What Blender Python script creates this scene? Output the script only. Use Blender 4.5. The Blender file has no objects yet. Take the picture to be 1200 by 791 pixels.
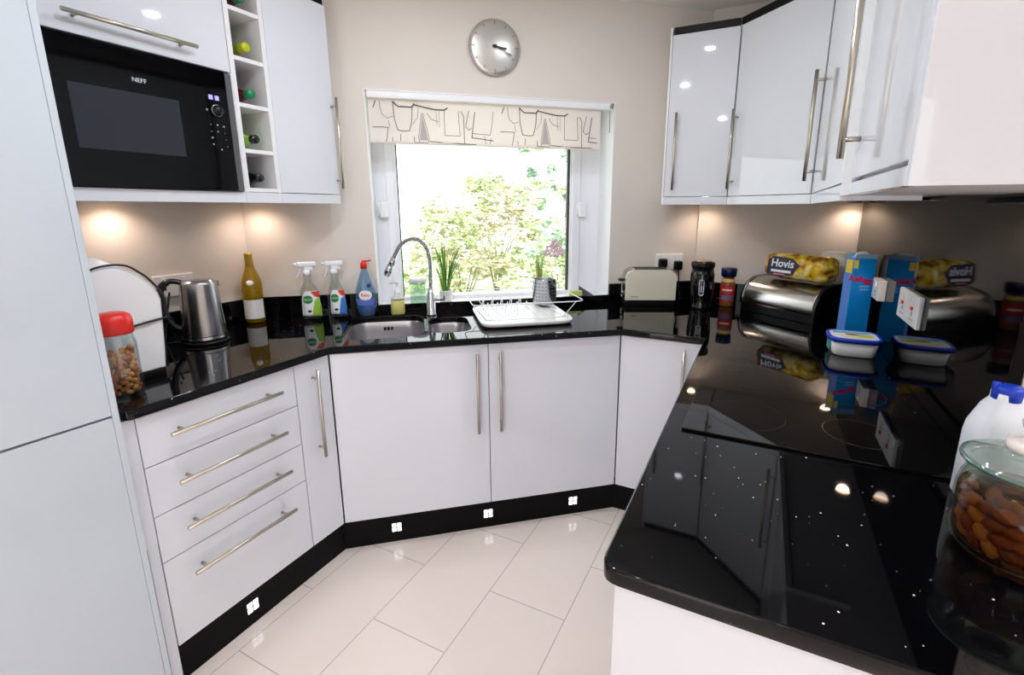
import bpy, bmesh, math, random
from mathutils import Vector, Matrix
random.seed(7)
PI = math.pi
R = math.radians
S = bpy.context.scene
COL = S.collection
WA = 0.6916841268769789                     # direction of the chamfer (window) wall
CW, SW = math.cos(WA), math.sin(WA)
def WP(w, n, z=0.0):                        # point given along / across the window wall
    return Vector((CW*w - SW*n, SW*w + CW*n, z))

# ------------------------------------------------------------------ materials
def lin(c):
    return tuple(((v/255)/12.92 if v/255 <= .04045 else ((v/255+.055)/1.055)**2.4) for v in c)
def mat(name, rgb, rough=.5, metal=0., spec=.5, coat=0., emit=None, estr=0., noise=0., nscale=40.):
    m = bpy.data.materials.new(name); m.use_nodes = True
    nt = m.node_tree; b = nt.nodes['Principled BSDF']
    c = lin(rgb)
    b.inputs['Base Color'].default_value = (*c, 1)
    b.inputs['Roughness'].default_value = rough
    b.inputs['Metallic'].default_value = metal
    b.inputs['Specular IOR Level'].default_value = spec
    b.inputs['Coat Weight'].default_value = coat
    if emit:
        b.inputs['Emission Color'].default_value = (*lin(emit), 1)
        b.inputs['Emission Strength'].default_value = estr
    if noise:
        tc = nt.nodes.new('ShaderNodeTexCoord'); n = nt.nodes.new('ShaderNodeTexNoise')
        n.inputs['Scale'].default_value = nscale; n.inputs['Detail'].default_value = 3
        r = nt.nodes.new('ShaderNodeValToRGB')
        r.color_ramp.elements[0].position = .3; r.color_ramp.elements[1].position = .7
        r.color_ramp.elements[0].color = (*[v*(1-noise) for v in c], 1)
        r.color_ramp.elements[1].color = (*[min(1, v*(1+noise)) for v in c], 1)
        nt.links.new(tc.outputs['Object'], n.inputs['Vector'])
        nt.links.new(n.outputs['Fac'], r.inputs['Fac'])
        nt.links.new(r.outputs['Color'], b.inputs['Base Color'])
    return m
def clear(name, tint, refl=.06, rough=.03, body=0., body_rgb=(255, 255, 255)):
    """thin clear shell: tinted transparency, fresnel gloss, optional milky body"""
    m = bpy.data.materials.new(name); m.use_nodes = True
    nt = m.node_tree; nt.nodes.clear()
    out = nt.nodes.new('ShaderNodeOutputMaterial')
    tr = nt.nodes.new('ShaderNodeBsdfTransparent'); tr.inputs['Color'].default_value = (*lin(tint), 1)
    gl = nt.nodes.new('ShaderNodeBsdfGlossy'); gl.inputs['Roughness'].default_value = rough
    fc = nt.nodes.new('ShaderNodeLayerWeight'); fc.inputs['Blend'].default_value = .5
    pw = nt.nodes.new('ShaderNodeMath'); pw.operation = 'POWER'; pw.inputs[1].default_value = 4.
    nt.links.new(fc.outputs['Facing'], pw.inputs[0])
    lw = nt.nodes.new('ShaderNodeMath'); lw.operation = 'MULTIPLY_ADD'; lw.inputs[1].default_value = .55; lw.inputs[2].default_value = refl
    nt.links.new(pw.outputs[0], lw.inputs[0])
    mx = nt.nodes.new('ShaderNodeMixShader')
    src = tr
    if body:
        df = nt.nodes.new('ShaderNodeBsdfDiffuse'); df.inputs['Color'].default_value = (*lin(body_rgb), 1)
        m2 = nt.nodes.new('ShaderNodeMixShader'); m2.inputs[0].default_value = body
        nt.links.new(tr.outputs[0], m2.inputs[1]); nt.links.new(df.outputs[0], m2.inputs[2]); src = m2
    nt.links.new(lw.outputs[0], mx.inputs[0]); nt.links.new(src.outputs[0], mx.inputs[1]); nt.links.new(gl.outputs[0], mx.inputs[2])
    nt.links.new(mx.outputs[0], out.inputs[0])
    return m
def granite(name, rgb, thr=.955, scale=72., spec=.3):
    """polished black quartz with sparse mirror flecks"""
    m = mat(name, rgb, rough=.035, spec=spec)
    nt = m.node_tree; b = nt.nodes['Principled BSDF']
    tc = nt.nodes.new('ShaderNodeTexCoord'); v = nt.nodes.new('ShaderNodeTexVoronoi')
    v.inputs['Scale'].default_value = scale
    sep = nt.nodes.new('ShaderNodeSeparateColor')
    nt.links.new(tc.outputs['Object'], v.inputs['Vector']); nt.links.new(v.outputs['Color'], sep.inputs[0])
    g = nt.nodes.new('ShaderNodeMath'); g.operation = 'GREATER_THAN'; g.inputs[1].default_value = thr
    nt.links.new(sep.outputs[0], g.inputs[0])
    sz = nt.nodes.new('ShaderNodeMath'); sz.operation = 'MULTIPLY'; sz.inputs[1].default_value = .17
    nt.links.new(sep.outputs[1], sz.inputs[0])
    l = nt.nodes.new('ShaderNodeMath'); l.operation = 'LESS_THAN'
    nt.links.new(v.outputs['Distance'], l.inputs[0]); nt.links.new(sz.outputs[0], l.inputs[1])
    mu = nt.nodes.new('ShaderNodeMath'); mu.operation = 'MULTIPLY'
    nt.links.new(g.outputs[0], mu.inputs[0]); nt.links.new(l.outputs[0], mu.inputs[1])
    mx = nt.nodes.new('ShaderNodeMix'); mx.data_type = 'RGBA'
    mx.inputs[6].default_value = (*lin(rgb), 1); mx.inputs[7].default_value = (.95, .95, .97, 1)
    nt.links.new(mu.outputs[0], mx.inputs[0]); nt.links.new(mx.outputs[2], b.inputs['Base Color'])
    return m

GLOSS = mat('white_gloss', (219, 220, 227), .035)
GLOSSR = mat('white_gloss_carcass', (230, 228, 230), .3)
WALL = mat('wall_paint', (224, 215, 206), .75, noise=.012, nscale=3)
CEIL = mat('ceiling_paint', (240, 238, 234), .8)
GRAN = granite('black_quartz', (4, 4, 6), .84, 105.)
GRANS = granite('black_quartz_splash', (4, 4, 5), .95, 60, .16)
BLACKG = mat('black_gloss', (8, 8, 9), .06)
PLINTH = mat('plinth_black', (4, 4, 5), .3, spec=.12)
BLACK = mat('black_plastic', (8, 8, 10), .35, spec=.3)
NAVYBLK = mat('dark_handle', (18, 20, 28), .3)
CORN = mat('cornice_black', (6, 5, 6), .4, spec=.2)
STEEL = mat('brushed_steel', (186, 186, 190), .24, 1.)
CHROME = mat('chrome', (205, 208, 214), .09, 1.)
HANDLE = mat('satin_nickel', (196, 188, 174), .3, 1.)
UPVC = mat('white_upvc', (238, 238, 244), .28)
WHITEP = mat('white_plastic', (240, 239, 240), .3)
WHITED = mat('white_ceramic', (245, 243, 240), .15)
CREAM = mat('cream_enamel', (226, 220, 198), .22, coat=.3)
RED = mat('red_plastic', (222, 40, 30), .35)
BLUEP = mat('blue_plastic', (20, 60, 190), .3)
NAVY = mat('navy_plastic', (18, 22, 70), .3)
GLASS = clear('window_glass', (252, 254, 253), .045)
CLEARP = clear('clear_plastic', (244, 248, 248), .07, .08)
GLASSJ = clear('jar_glass', (240, 247, 243), .035, .02)
WINEG = clear('wine_glass_green', (214, 190, 40), .05, .05, .30, (206, 176, 24))
KICKG = mat('kickboard_grey', (95, 95, 98), .6)  # even grey of the fridge kickboard

# ------------------------------------------------------------------ mesh helpers
def nbm(): return bmesh.new()
def xf(verts, M):
    if M is not None:
        for v in verts: v.co = M @ v.co
def box(bm, lo, hi, M=None, mi=0, bev=0., seg=2):
    lo = Vector(lo); hi = Vector(hi)
    r = bmesh.ops.create_cube(bm, size=1.0)
    vs = r['verts']
    c = (lo+hi)/2; s = hi-lo
    for v in vs: v.co = Vector((v.co.x*s.x, v.co.y*s.y, v.co.z*s.z)) + c
    fs = {f for v in vs for f in v.link_faces}
    if bev > 0:
        es = list({e for v in vs for e in v.link_edges})
        rr = bmesh.ops.bevel(bm, geom=es, offset=min(bev, min(s)*.45), segments=seg, profile=.5, affect='EDGES')
        fs = set(rr['faces']) | {f for f in fs if f.is_valid}
        vs = list({v for f in fs for v in f.verts})
    for f in fs: f.material_index = mi
    xf(vs, M)
    return vs
def frame_of(d):
    d = d.normalized()
    a = Vector((0, 0, 1)) if abs(d.z) < .9 else Vector((1, 0, 0))
    u = d.cross(a).normalized(); v = d.cross(u).normalized()
    return u, v
def ring(bm, c, u, v, r, n, rv=None):
    rv = r if rv is None else rv
    return [bm.verts.new(c + u*r*math.cos(2*PI*i/n) + v*rv*math.sin(2*PI*i/n)) for i in range(n)]
def bridge(bm, a, b, mi=0, smooth=True):
    n = len(a)
    for i in range(n):
        f = bm.faces.new((a[i], a[(i+1) % n], b[(i+1) % n], b[i])); f.material_index = mi; f.smooth = smooth
def cyl(bm, p0, p1, r0, r1=None, n=16, mi=0, caps=True):
    p0 = Vector(p0); p1 = Vector(p1); r1 = r0 if r1 is None else r1
    u, v = frame_of(p1-p0)
    a = ring(bm, p0, u, v, r0, n); b = ring(bm, p1, u, v, r1, n)
    bridge(bm, a, b, mi)
    if caps:
        f = bm.faces.new(a); f.material_index = mi
        f = bm.faces.new(b); f.material_index = mi
def tube(bm, pts, r, n=8, mi=0, closed=False):
    pts = [Vector(p) for p in pts]
    rs = r if isinstance(r, (list, tuple)) else [r]*len(pts)
    m = len(pts); rings = []; u = None
    for i in range(m):
        if closed: d = pts[(i+1) % m]-pts[i-1]
        else: d = pts[min(i+1, m-1)]-pts[max(i-1, 0)]
        d.normalize()
        if u is None: u, v = frame_of(d)
        else:
            u = (u - d*u.dot(d)).normalized(); v = d.cross(u)
        rings.append(ring(bm, pts[i], u, v, rs[i], n))
    for i in range(m-1): bridge(bm, rings[i], rings[i+1], mi)
    if closed: bridge(bm, rings[-1], rings[0], mi)
    else:
        for q in (rings[0], rings[-1]):
            f = bm.faces.new(q); f.material_index = mi
def smoothpts(P, k=6):
    P = [Vector(p) for p in P]; out = []
    for i in range(len(P)-1):
        a = P[max(i-1, 0)]; b = P[i]; c = P[i+1]; d = P[min(i+2, len(P)-1)]
        for j in range(k):
            t = j/k
            out.append(.5*((2*b)+(c-a)*t+(2*a-5*b+4*c-d)*t*t+(3*b-a-3*c+d)*t**3))
    out.append(P[-1]); return out
def lathe(bm, prof, n=32, M=None, mi=0, sx=1., sy=1.):
    """prof: list of (r, z[, mat])"""
    prev = None; allv = []; pm = mi
    for p in prof:
        r, z = p[0], p[1]; m = p[2] if len(p) > 2 else mi
        if r < 1e-6: cur = [bm.verts.new((0, 0, z))]
        else: cur = [bm.verts.new((r*sx*math.cos(2*PI*i/n), r*sy*math.sin(2*PI*i/n), z)) for i in range(n)]
        allv += cur
        if prev is not None:
            for i in range(n):
                j = (i+1) % n
                if len(prev) == 1 and len(cur) == 1: break
                if len(prev) == 1: f = bm.faces.new((prev[0], cur[i], cur[j]))
                elif len(cur) == 1: f = bm.faces.new((prev[i], prev[j], cur[0]))
                else: f = bm.faces.new((prev[i], prev[j], cur[j], cur[i]))
                f.material_index = m; f.smooth = True
        prev = cur
    xf(allv, M)
    return allv
def prism(bm, poly, z0, z1, M=None, mi=0, bev=0.):
    b = [bm.verts.new((p[0], p[1], z0)) for p in poly]; t = [bm.verts.new((p[0], p[1], z1)) for p in poly]
    fs = []
    n = len(poly)
    for i in range(n): fs.append(bm.faces.new((b[i], b[(i+1) % n], t[(i+1) % n], t[i])))
    fs.append(bm.faces.new(b[::-1])); fs.append(bm.faces.new(t))
    vs = b+t
    if bev:
        es = list({e for v in vs for e in v.link_edges})
        rr = bmesh.ops.bevel(bm, geom=es, offset=bev, segments=2, profile=.5, affect='EDGES')
        fs = [f for f in set(fs) | set(rr['faces']) if f.is_valid]; vs = list({v for f in fs for v in f.verts})
    for f in fs: f.material_index = mi
    xf(vs, M)
def icos(bm, c, rx, ry, rz, sub=2, rot=None, mi=0):
    r = bmesh.ops.create_icosphere(bm, subdivisions=sub, radius=1)
    M = Matrix.Translation(Vector(c)) @ (rot.to_4x4() if rot else Matrix.Identity(4)) @ Matrix.Diagonal((rx, ry, rz, 1))
    for v in r['verts']:
        v.co = M @ v.co
        for f in v.link_faces: f.smooth = True; f.material_index = mi
def obj(name, bm, mats, parent=None, loc=None, rot=None, flat=False):
    me = bpy.data.meshes.new(name)
    bmesh.ops.recalc_face_normals(bm, faces=bm.faces)
    bm.to_mesh(me); bm.free()
    for m in (mats if isinstance(mats, (list, tuple)) else [mats]): me.materials.append(m)
    o = bpy.data.objects.new(name, me); COL.objects.link(o)
    if parent: o.parent = parent
    if loc is not None: o.location = loc
    if rot is not None: o.rotation_euler = rot
    return o
def tag(o, label, cat, group=None, kind=None):
    if label: o['label'] = label
    if cat: o['category'] = cat
    if group: o['group'] = group
    if kind: o['kind'] = kind
    return o
def thing(name, label, cat, loc=(0, 0, 0), rz=0., group=None):
    o = bpy.data.objects.new(name, None); COL.objects.link(o)
    o.empty_display_size = .05
    o.location = loc; o.rotation_euler = (0, 0, rz)
    return tag(o, label, cat, group)
def struct(name, bm, m, **k):
    o = obj(name, bm, m, **k); o['kind'] = 'structure'; return o
def dup(src, label=None, loc=None, rz=None, rot=None):
    c = src.copy(); COL.objects.link(c)
    if label: c['label'] = label
    if loc is not None: c.location = loc
    if rz is not None: c.rotation_euler = (0, 0, rz)
    if rot is not None: c.rotation_euler = rot
    for ch in list(src.children):
        d = ch.copy(); COL.objects.link(d); d.parent = c
        for g in list(ch.children):
            e = g.copy(); COL.objects.link(e); e.parent = d
    return c
def text_bm(txt, size, M, bm=None, mi=0, depth=.0004, shear=0., bold=0.):
    cu = bpy.data.curves.new('lettering', 'FONT'); cu.body = txt; cu.size = size; cu.align_x = 'CENTER'; cu.align_y = 'CENTER'
    cu.extrude = depth; cu.shear = shear; cu.offset = bold
    cu.resolution_u = 3
    o = bpy.data.objects.new('lettering', cu); COL.objects.link(o)
    dg = bpy.context.evaluated_depsgraph_get(); dg.update()
    me = bpy.data.meshes.new_from_object(o.evaluated_get(dg))
    bpy.data.objects.remove(o); bpy.data.curves.remove(cu)
    bm = bm or bmesh.new()
    n0 = len(bm.verts); nf = len(bm.faces)
    bm.from_mesh(me); bpy.data.meshes.remove(me)
    bm.verts.ensure_lookup_table(); bm.faces.ensure_lookup_table()
    xf(bm.verts[n0:], M)
    for f in bm.faces[nf:]: f.material_index = mi
    return bm
# text lies in local XY facing +Z; this puts it upright facing -Y (front of a local frame)
UPR = Matrix.Rotation(PI/2, 4, 'X')
def T(*v): return Matrix.Translation(Vector(v))

# ------------------------------------------------------------------ camera
cam = bpy.data.cameras.new('camera'); co = bpy.data.objects.new('camera', cam); COL.objects.link(co)
F_PX, YAW, PIT, ROL = 557.3736, .4485053, .2203039, .0013961
fw = Vector((-math.sin(YAW)*math.cos(PIT), math.cos(YAW)*math.cos(PIT), -math.sin(PIT)))
rt = Vector((math.cos(YAW), math.sin(YAW), 0)); up = rt.cross(fw)
rt2 = math.cos(ROL)*rt + math.sin(ROL)*up; up2 = -math.sin(ROL)*rt + math.cos(ROL)*up
Mx = Matrix((rt2, up2, -fw)).transposed().to_4x4(); Mx.translation = Vector((0, 0, 1.42))
co.matrix_world = Mx
cam.sensor_width = 36; cam.sensor_fit = 'HORIZONTAL'; cam.lens = F_PX/1200*36
cam.shift_x = -24.378/1200; cam.shift_y = -27.0/1200
cam.clip_start = .02; cam.clip_end = 200
S.camera = co

# ------------------------------------------------------------------ room shell
XL, XR, YB, H = -2.12, 2.6, 2.85, 2.41
fl = mat('floor_tile', (226, 214, 203), .09, spec=.5, coat=.3)
nt = fl.node_tree; b = nt.nodes['Principled BSDF']
geo = nt.nodes.new('ShaderNodeNewGeometry'); sp = nt.nodes.new('ShaderNodeSeparateXYZ'); cb = nt.nodes.new('ShaderNodeCombineXYZ')
nt.links.new(geo.outputs['Position'], sp.inputs[0])
au = nt.nodes.new('ShaderNodeMath'); au.inputs[1].default_value = -1.025 + .574*10.5
av = nt.nodes.new('ShaderNodeMath'); av.inputs[1].default_value = 1.118 + .306*10
nt.links.new(sp.outputs['Y'], au.inputs[0]); nt.links.new(sp.outputs['X'], av.inputs[0])
nt.links.new(au.outputs[0], cb.inputs[0]); nt.links.new(av.outputs[0], cb.inputs[1])
br = nt.nodes.new('ShaderNodeTexBrick'); br.offset = .5
for k, v in (('Scale', 1), ('Mortar Size', .0018), ('Mortar Smooth', .1), ('Bias', 0), ('Brick Width', .574), ('Row Height', .306)): br.inputs[k].default_value = v
br.inputs['Color1'].default_value = (*lin((246, 231, 221)), 1); br.inputs['Color2'].default_value = (*lin((243, 228, 218)), 1)
br.inputs['Mortar'].default_value = (*lin((190, 181, 173)), 1)
nt.links.new(cb.outputs[0], br.inputs['Vector']); nt.links.new(br.outputs['Color'], b.inputs['Base Color'])
bm = nbm(); box(bm, (XL-.3, -2.6, -.06), (XR+.2, YB+.1, 0)); struct('floor', bm, fl)
bm = nbm(); box(bm, (XL-.3, -2.6, H), (XR+.2, YB+.3, H+.1)); struct('ceiling', bm, CEIL)
bm = nbm(); box(bm, (XL-.12, -2.5, 0), (XL, 1.3985, H)); struct('wall_left', bm, WALL)
RW = Matrix.Rotation(WA, 4, 'Z')
WL, WR2 = -.741, 1.556          # window wall ends (along w)
O0, O1, OZ0, OZ1, WN0, WN1 = -.185, 1.035, .93, 1.945, 2.43, 2.70
bm = nbm()
box(bm, (WL-.2, WN0, 0), (O0, WN1, H), RW); box(bm, (O1, WN0, 0), (WR2+.25, WN1, H), RW)
box(bm, (O0, WN0, 0), (O1, WN1, OZ0), RW); box(bm, (O0, WN0, OZ1), (O1, WN1, H), RW)
struct('wall_window', bm, WALL)
bm = nbm(); box(bm, (-.342, YB, 0), (XR+.1, YB+.12, H)); struct('wall_back', bm, WALL)
bm = nbm(); box(bm, (.44, 1.10, 0), (.54, YB, H)); box(bm, (.44, .40, 1.46), (.54, 1.10, H)); struct('wall_right', bm, WALL)
bm = nbm(); box(bm, (XR, -2.5, 0), (XR+.1, YB, H)); struct('wall_side', bm, WALL)
bm = nbm(); box(bm, (XL, -2.6, 0), (-.5, -2.5, H)); box(bm, (.9, -2.6, 0), (XR, -2.5, H)); box(bm, (-.5, -2.6, 2.1), (.9, -2.5, H))  # unseen rear wall, its opening added and sized to let in fill daylight
struct('wall_rear', bm, WALL)

# window
win = bpy.data.objects.new('window_1', None); COL.objects.link(win); win.rotation_euler = (0, 0, WA); win['kind'] = 'structure'
G0, G1, GZ0, GZ1 = -.068, .856, .955, 1.90; FN = 2.60
bm = nbm()
box(bm, (O0, FN, OZ0), (G0, FN+.07, OZ1), bev=.006); box(bm, (G1, FN, OZ0), (O1, FN+.07, OZ1), bev=.006)
box(bm, (G0-.01, FN+.001, OZ0), (G1+.01, FN+.069, GZ0), bev=.004); box(bm, (G0-.01, FN+.001, GZ1), (G1+.01, FN+.069, OZ1), bev=.004)
box(bm, (G0-.055, FN-.012, OZ0+.005), (G0-.012, FN+.01, OZ1-.02), bev=.005); box(bm, (G1+.012, FN-.012, OZ0+.005), (G1+.06, FN+.01, OZ1-.02), bev=.005)
struct('window_frame', bm, UPVC, parent=win)
bm = nbm()
box(bm, (G0-.001, FN+.012, GZ0), (G0+.006, FN+.03, GZ1)); box(bm, (G1-.011, FN+.006, GZ0), (G1+.001, FN+.03, GZ1))
struct('window_gasket', bm, mat('rubber_gasket', (52, 54, 60), .6), parent=win)
bm = nbm(); box(bm, (G0, FN+.032, GZ0), (G1, FN+.038, GZ1)); struct('window_pane', bm, GLASS, parent=win)
bm = nbm()
for w in (-.135, .925):
    box(bm, (w-.022, FN-.03, 1.37), (w+.022, FN-.008, 1.45), bev=.006); cyl(bm, (w-.026, FN-.014, 1.375), (w-.026, FN-.014, 1.445), .006)
struct('window_latch', bm, WHITEP, parent=win)
bm = nbm(); box(bm, (O0, WN0+.001, OZ0-.002), (O1, FN, OZ0+.004)); struct('window_sill', bm, WHITED, parent=win)

bm = nbm()
box(bm, (O1-.004, WN0-.001, OZ0+.004), (O1, FN, OZ1)); box(bm, (O0, WN0-.001, OZ0+.004), (O0+.004, FN, OZ1)); box(bm, (O0+.004, WN0-.001, OZ1-.004), (O1-.004, FN, OZ1))
struct('window_reveal', bm, mat('reveal_window_lit', (244, 244, 248), .5), parent=win)  # added white lining; window light on the reveal is put into its colour
# plinths (kickboards) around the base units
bm = nbm(); box(bm, (-1.495, .600, 0), (-1.48, 1.241, .152)); struct('baseboard_left', bm, PLINTH)
bm = nbm(); box(bm, (-.349, 1.90, 0), (.883, 1.915, .152), RW); struct('baseboard_window', bm, PLINTH)
bm = nbm(); box(bm, (-.545, 2.02, 0), (-.12, 2.035, .152)); struct('baseboard_corner', bm, PLINTH)
bm = nbm(); box(bm, (-.12, .625, 0), (-.105, 2.02, .152)); struct('baseboard_right', bm, PLINTH)

# plinth lights
LEDM = mat('plinth_led', (255, 255, 255), .3, emit=(245, 248, 255), estr=2.2)
pl = thing('plinth_light', 'square white light in the black plinth below the drawers', 'light', group='square lights in the black plinths')
bm = nbm(); box(bm, (-.021, -.003, -.021), (.021, 0, .021), bev=.001); obj('frame', bm, STEEL, pl)
bm = nbm()
for sx in (-1, 1):
    for sz in (-1, 1): box(bm, (sx*.0108-.0078, -.0045, sz*.0108-.0078), (sx*.0108+.0078, -.003, sz*.0108+.0078))
obj('lens', bm, LEDM, pl)
pl.location = (-1.48, .832, .07); pl.rotation_euler = (0, 0, PI/2)
for w, l in ((-.135, 'square white plinth light below the left sink door'), (.264, 'square white plinth light below the gap between the two sink doors'), (.667, 'square white plinth light below the right sink door')):
    dup(pl, l, WP(w, 1.90, .07), WA)
for y, l in ((.75, 'square light in the hidden hob plinth, nearest the worktop end'), (1.25, 'square light in the hidden hob plinth, middle one'), (1.78, 'square light in the hidden hob plinth, nearest the corner')):
    dup(pl, l, (-.12, y, .07), -PI/2)

# ------------------------------------------------------------------ cabinets
def bar_handle(parent, p0, p1, out, r=.006, stand=.032, inset=.035):
    """bar from p0 to p1 (on the door face), standing off along out"""
    p0 = Vector(p0); p1 = Vector(p1); out = Vector(out); d = (p1-p0).normalized()
    bm = nbm(); cyl(bm, p0+out*stand, p1+out*stand, r, n=12)
    for q in (p0+d*inset, p1-d*inset): cyl(bm, q, q+out*stand, r*.75, n=10)
    return obj('handle', bm, HANDLE, parent)
def front(parent, name, x0, x1, z0, z1, m=GLOSS, t=.02, y=0.):
    bm = nbm(); box(bm, (x0+.0015, y, z0+.0015), (x1-.0015, y+t, z1-.0015), bev=.0015, seg=2)
    return obj(name, bm, m, parent)
OUT = (0, -1, 0)
# drawer unit (local x along the run, y into the wall)
dr = thing('drawer_cabinet', 'white gloss cabinet of four drawers under the kettle, left run', 'cabinet', (-1.445, .59, 0), PI/2)
bm = nbm(); box(bm, (.002, .022, .152), (.474, .62, .88)); obj('carcass', bm, GLOSSR, dr)
for z0, z1, hz in ((.73, .878, .811), (.58, .73, .664), (.434, .58, .518), (.15, .434, .367)):
    d = front(dr, 'drawer', 0, .476, z0, z1); bar_handle(d, (.063, 0, hz), (.403, 0, hz), OUT)
bm = nbm(); box(bm, (-.036, .0, .50), (-.001, .03, .88), bev=.001); box(bm, (-.027, .002, .0), (-.001, .03, .50), bev=.001); box(bm, (-.027, .03, 0), (-.009, .62, .88)); obj('side_panel', bm, GLOSS, dr)
nc = thing('narrow_cabinet', 'narrow white base cabinet with one slim door between drawers and sink', 'cabinet', (-1.445, 1.067, 0), PI/2)
bm = nbm(); box(bm, (.001, .022, .152), (.146, .60, .88)); obj('carcass', bm, GLOSSR, nc)
d = front(nc, 'door', 0, .150, .15, .878); bar_handle(d, (.071, 0, .502), (.071, 0, .846), OUT)
sk = thing('sink_cabinet', 'wide white two-door cabinet under the sink and window', 'cabinet', WP(0, 1.86), WA)
bm = nbm()
box(bm, (-.325, .022, .152), (-.305, .555, .88)); box(bm, (.825, .022, .152), (.845, .555, .88)); box(bm, (-.305, .022, .152), (.825, .555, .17)); box(bm, (-.305, .545, .17), (.825, .555, .88))
obj('carcass', bm, GLOSSR, sk)
d = front(sk, 'door', -.335, .2735, .15, .878); bar_handle(d, (.224, 0, .50), (.224, 0, .845), OUT)
d = front(sk, 'door', .2735, .858, .15, .878); bar_handle(d, (.319, 0, .50), (.319, 0, .848), OUT)
cc = thing('corner_cabinet', 'white corner base cabinet below the toaster, right of the sink doors', 'cabinet', (-.524, 1.98, 0), 0)
bm = nbm(); box(bm, (.004, .022, .152), (.35, .50, .88)); obj('carcass', bm, GLOSSR, cc)
d = front(cc, 'door', 0, .355, .15, .878); bar_handle(d, (.274, 0, .50), (.274, 0, .848), OUT)
hc = thing('hob_cabinet', 'white base cabinet run below the hob, seen by its end panel under the worktop end', 'cabinet', (-.150, 1.96, 0), -PI/2)
bm = nbm(); box(bm, (0, .022, .152), (1.34, .56, .88)); obj('carcass', bm, GLOSSR, hc)
for i, (a, c_) in enumerate(((.05, .50), (.50, .95), (.95, 1.34))):
    d = front(hc, 'door', a, c_, .15, .878); bar_handle(d, (a+.06, 0, .5), (a+.06, 0, .845), OUT)
bm = nbm(); box(bm, (1.343, -.002, 0), (1.361, .715, .881), bev=.001); obj('end_panel', bm, GLOSS, hc)

# ------------------------------------------------------------------ worktop
def rrect(cx, cy, hw, hh, r, n=6):
    P = []
    for (sx, sy, a0) in ((1, 1, 0), (-1, 1, 90), (-1, -1, 180), (1, -1, 270)):
        for i in range(n+1):
            a = R(a0+90*i/n); P.append((cx+sx*(hw-r)+r*math.cos(a), cy+sy*(hh-r)+r*math.sin(a)))
    return P
ZT = .91
def fillet(p, q, s, r, n=5):
    p, q, s = Vector(p), Vector(q), Vector(s)
    a = (p-q).normalized(); c = (s-q).normalized()
    return [tuple((q+a*r)*(1-t)**2+q*2*t*(1-t)+(q+c*r)*t*t) for t in [i/n for i in range(n+1)]]
pen = fillet((-.172, 1.5), (-.172, .583), (.3, .583), .03)
outer = [(-1.428, .592), (-1.428, 1.213), (-.507, 1.963)] + fillet((-.4, 1.963), (-.178, 1.963), (-.172, 1.8), .012, 3) + pen + \
        [(.60, .583), (.60, 1.095), (.438, 1.095), (.438, YB-.002), (-.342, YB-.002)]
cwp = WP(WR2-.005, WN0-.002); outer[-1] = (cwp.x, YB-.002)
cl = WP(WL, WN0-.002)
outer += [(XL+.002, 1.3965), (XL+.002, .562), (-1.446, .562), (-1.428, .575)]
SINK1 = rrect(-.14, 2.135, .165, .205, .085); SINK2 = rrect(.135, 2.105, .088, .145, .06)
def curve2d(name, loops, depth, bev):
    cu = bpy.data.curves.new(name, 'CURVE'); cu.dimensions = '2D'; cu.fill_mode = 'BOTH'
    for L in loops:
        s = cu.splines.new('POLY'); s.points.add(len(L)-1); s.use_cyclic_u = True
        for p, q in zip(s.points, L): p.co = (q[0], q[1], 0, 1)
    cu.extrude = depth/2-bev; cu.bevel_depth = bev; cu.bevel_resolution = 2; cu.offset = -bev
    o = bpy.data.objects.new(name, cu); COL.objects.link(o)
    dg = bpy.context.evaluated_depsgraph_get(); dg.update()
    me = bpy.data.meshes.new_from_object(o.evaluated_get(dg))
    bpy.data.objects.remove(o); bpy.data.curves.remove(cu)
    return me
def W2(L): return [tuple(WP(p[0], p[1]))[:2] for p in L]
me = curve2d('worktop', [outer, W2(SINK1), W2(SINK2)], .028, .0035); me.materials.clear(); me.materials.append(GRAN)
wt = bpy.data.objects.new('worktop', me); COL.objects.link(wt); wt.location = (0, 0, ZT-.014)
tag(wt, 'long polished black sparkle quartz worktop running round all the base cabinets', 'worktop')
def upst(label, M, x0, x1, y0, y1, z0, z1):
    bm = nbm(); box(bm, (x0, y0, z0), (x1, y1, z1), M, bev=.001); return tag(obj('upstand', bm, GRAN), label, 'upstand')
UZ = 1.012
upst('black quartz upstand along the left wall behind the kettle', None, XL+.001, XL+.013, .565, 1.385, ZT, UZ)
upst('black quartz upstand on the window wall behind the spray bottles', RW, WL+.004, O0-.001, WN0-.013, WN0-.001, ZT, UZ)
upst('low black quartz upstand under the window', RW, O0, O1-.001, WN0-.013, WN0-.001, ZT, .951)
upst('short black quartz upstand on the window wall behind the toaster', RW, O1, WR2-.012, WN0-.013, WN0-.001, ZT, UZ)
upst('black quartz upstand on the back wall behind the coffee jar', None, -.330, .418, YB-.014, YB-.001, ZT, UZ)
bm = nbm(); box(bm, (.42, 1.102, ZT+.001), (.439, YB-.001, 1.455), bev=.0015)
tag(obj('splashback', bm, GRANS), 'tall polished black quartz splashback on the wall behind the hob', 'splashback')

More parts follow.
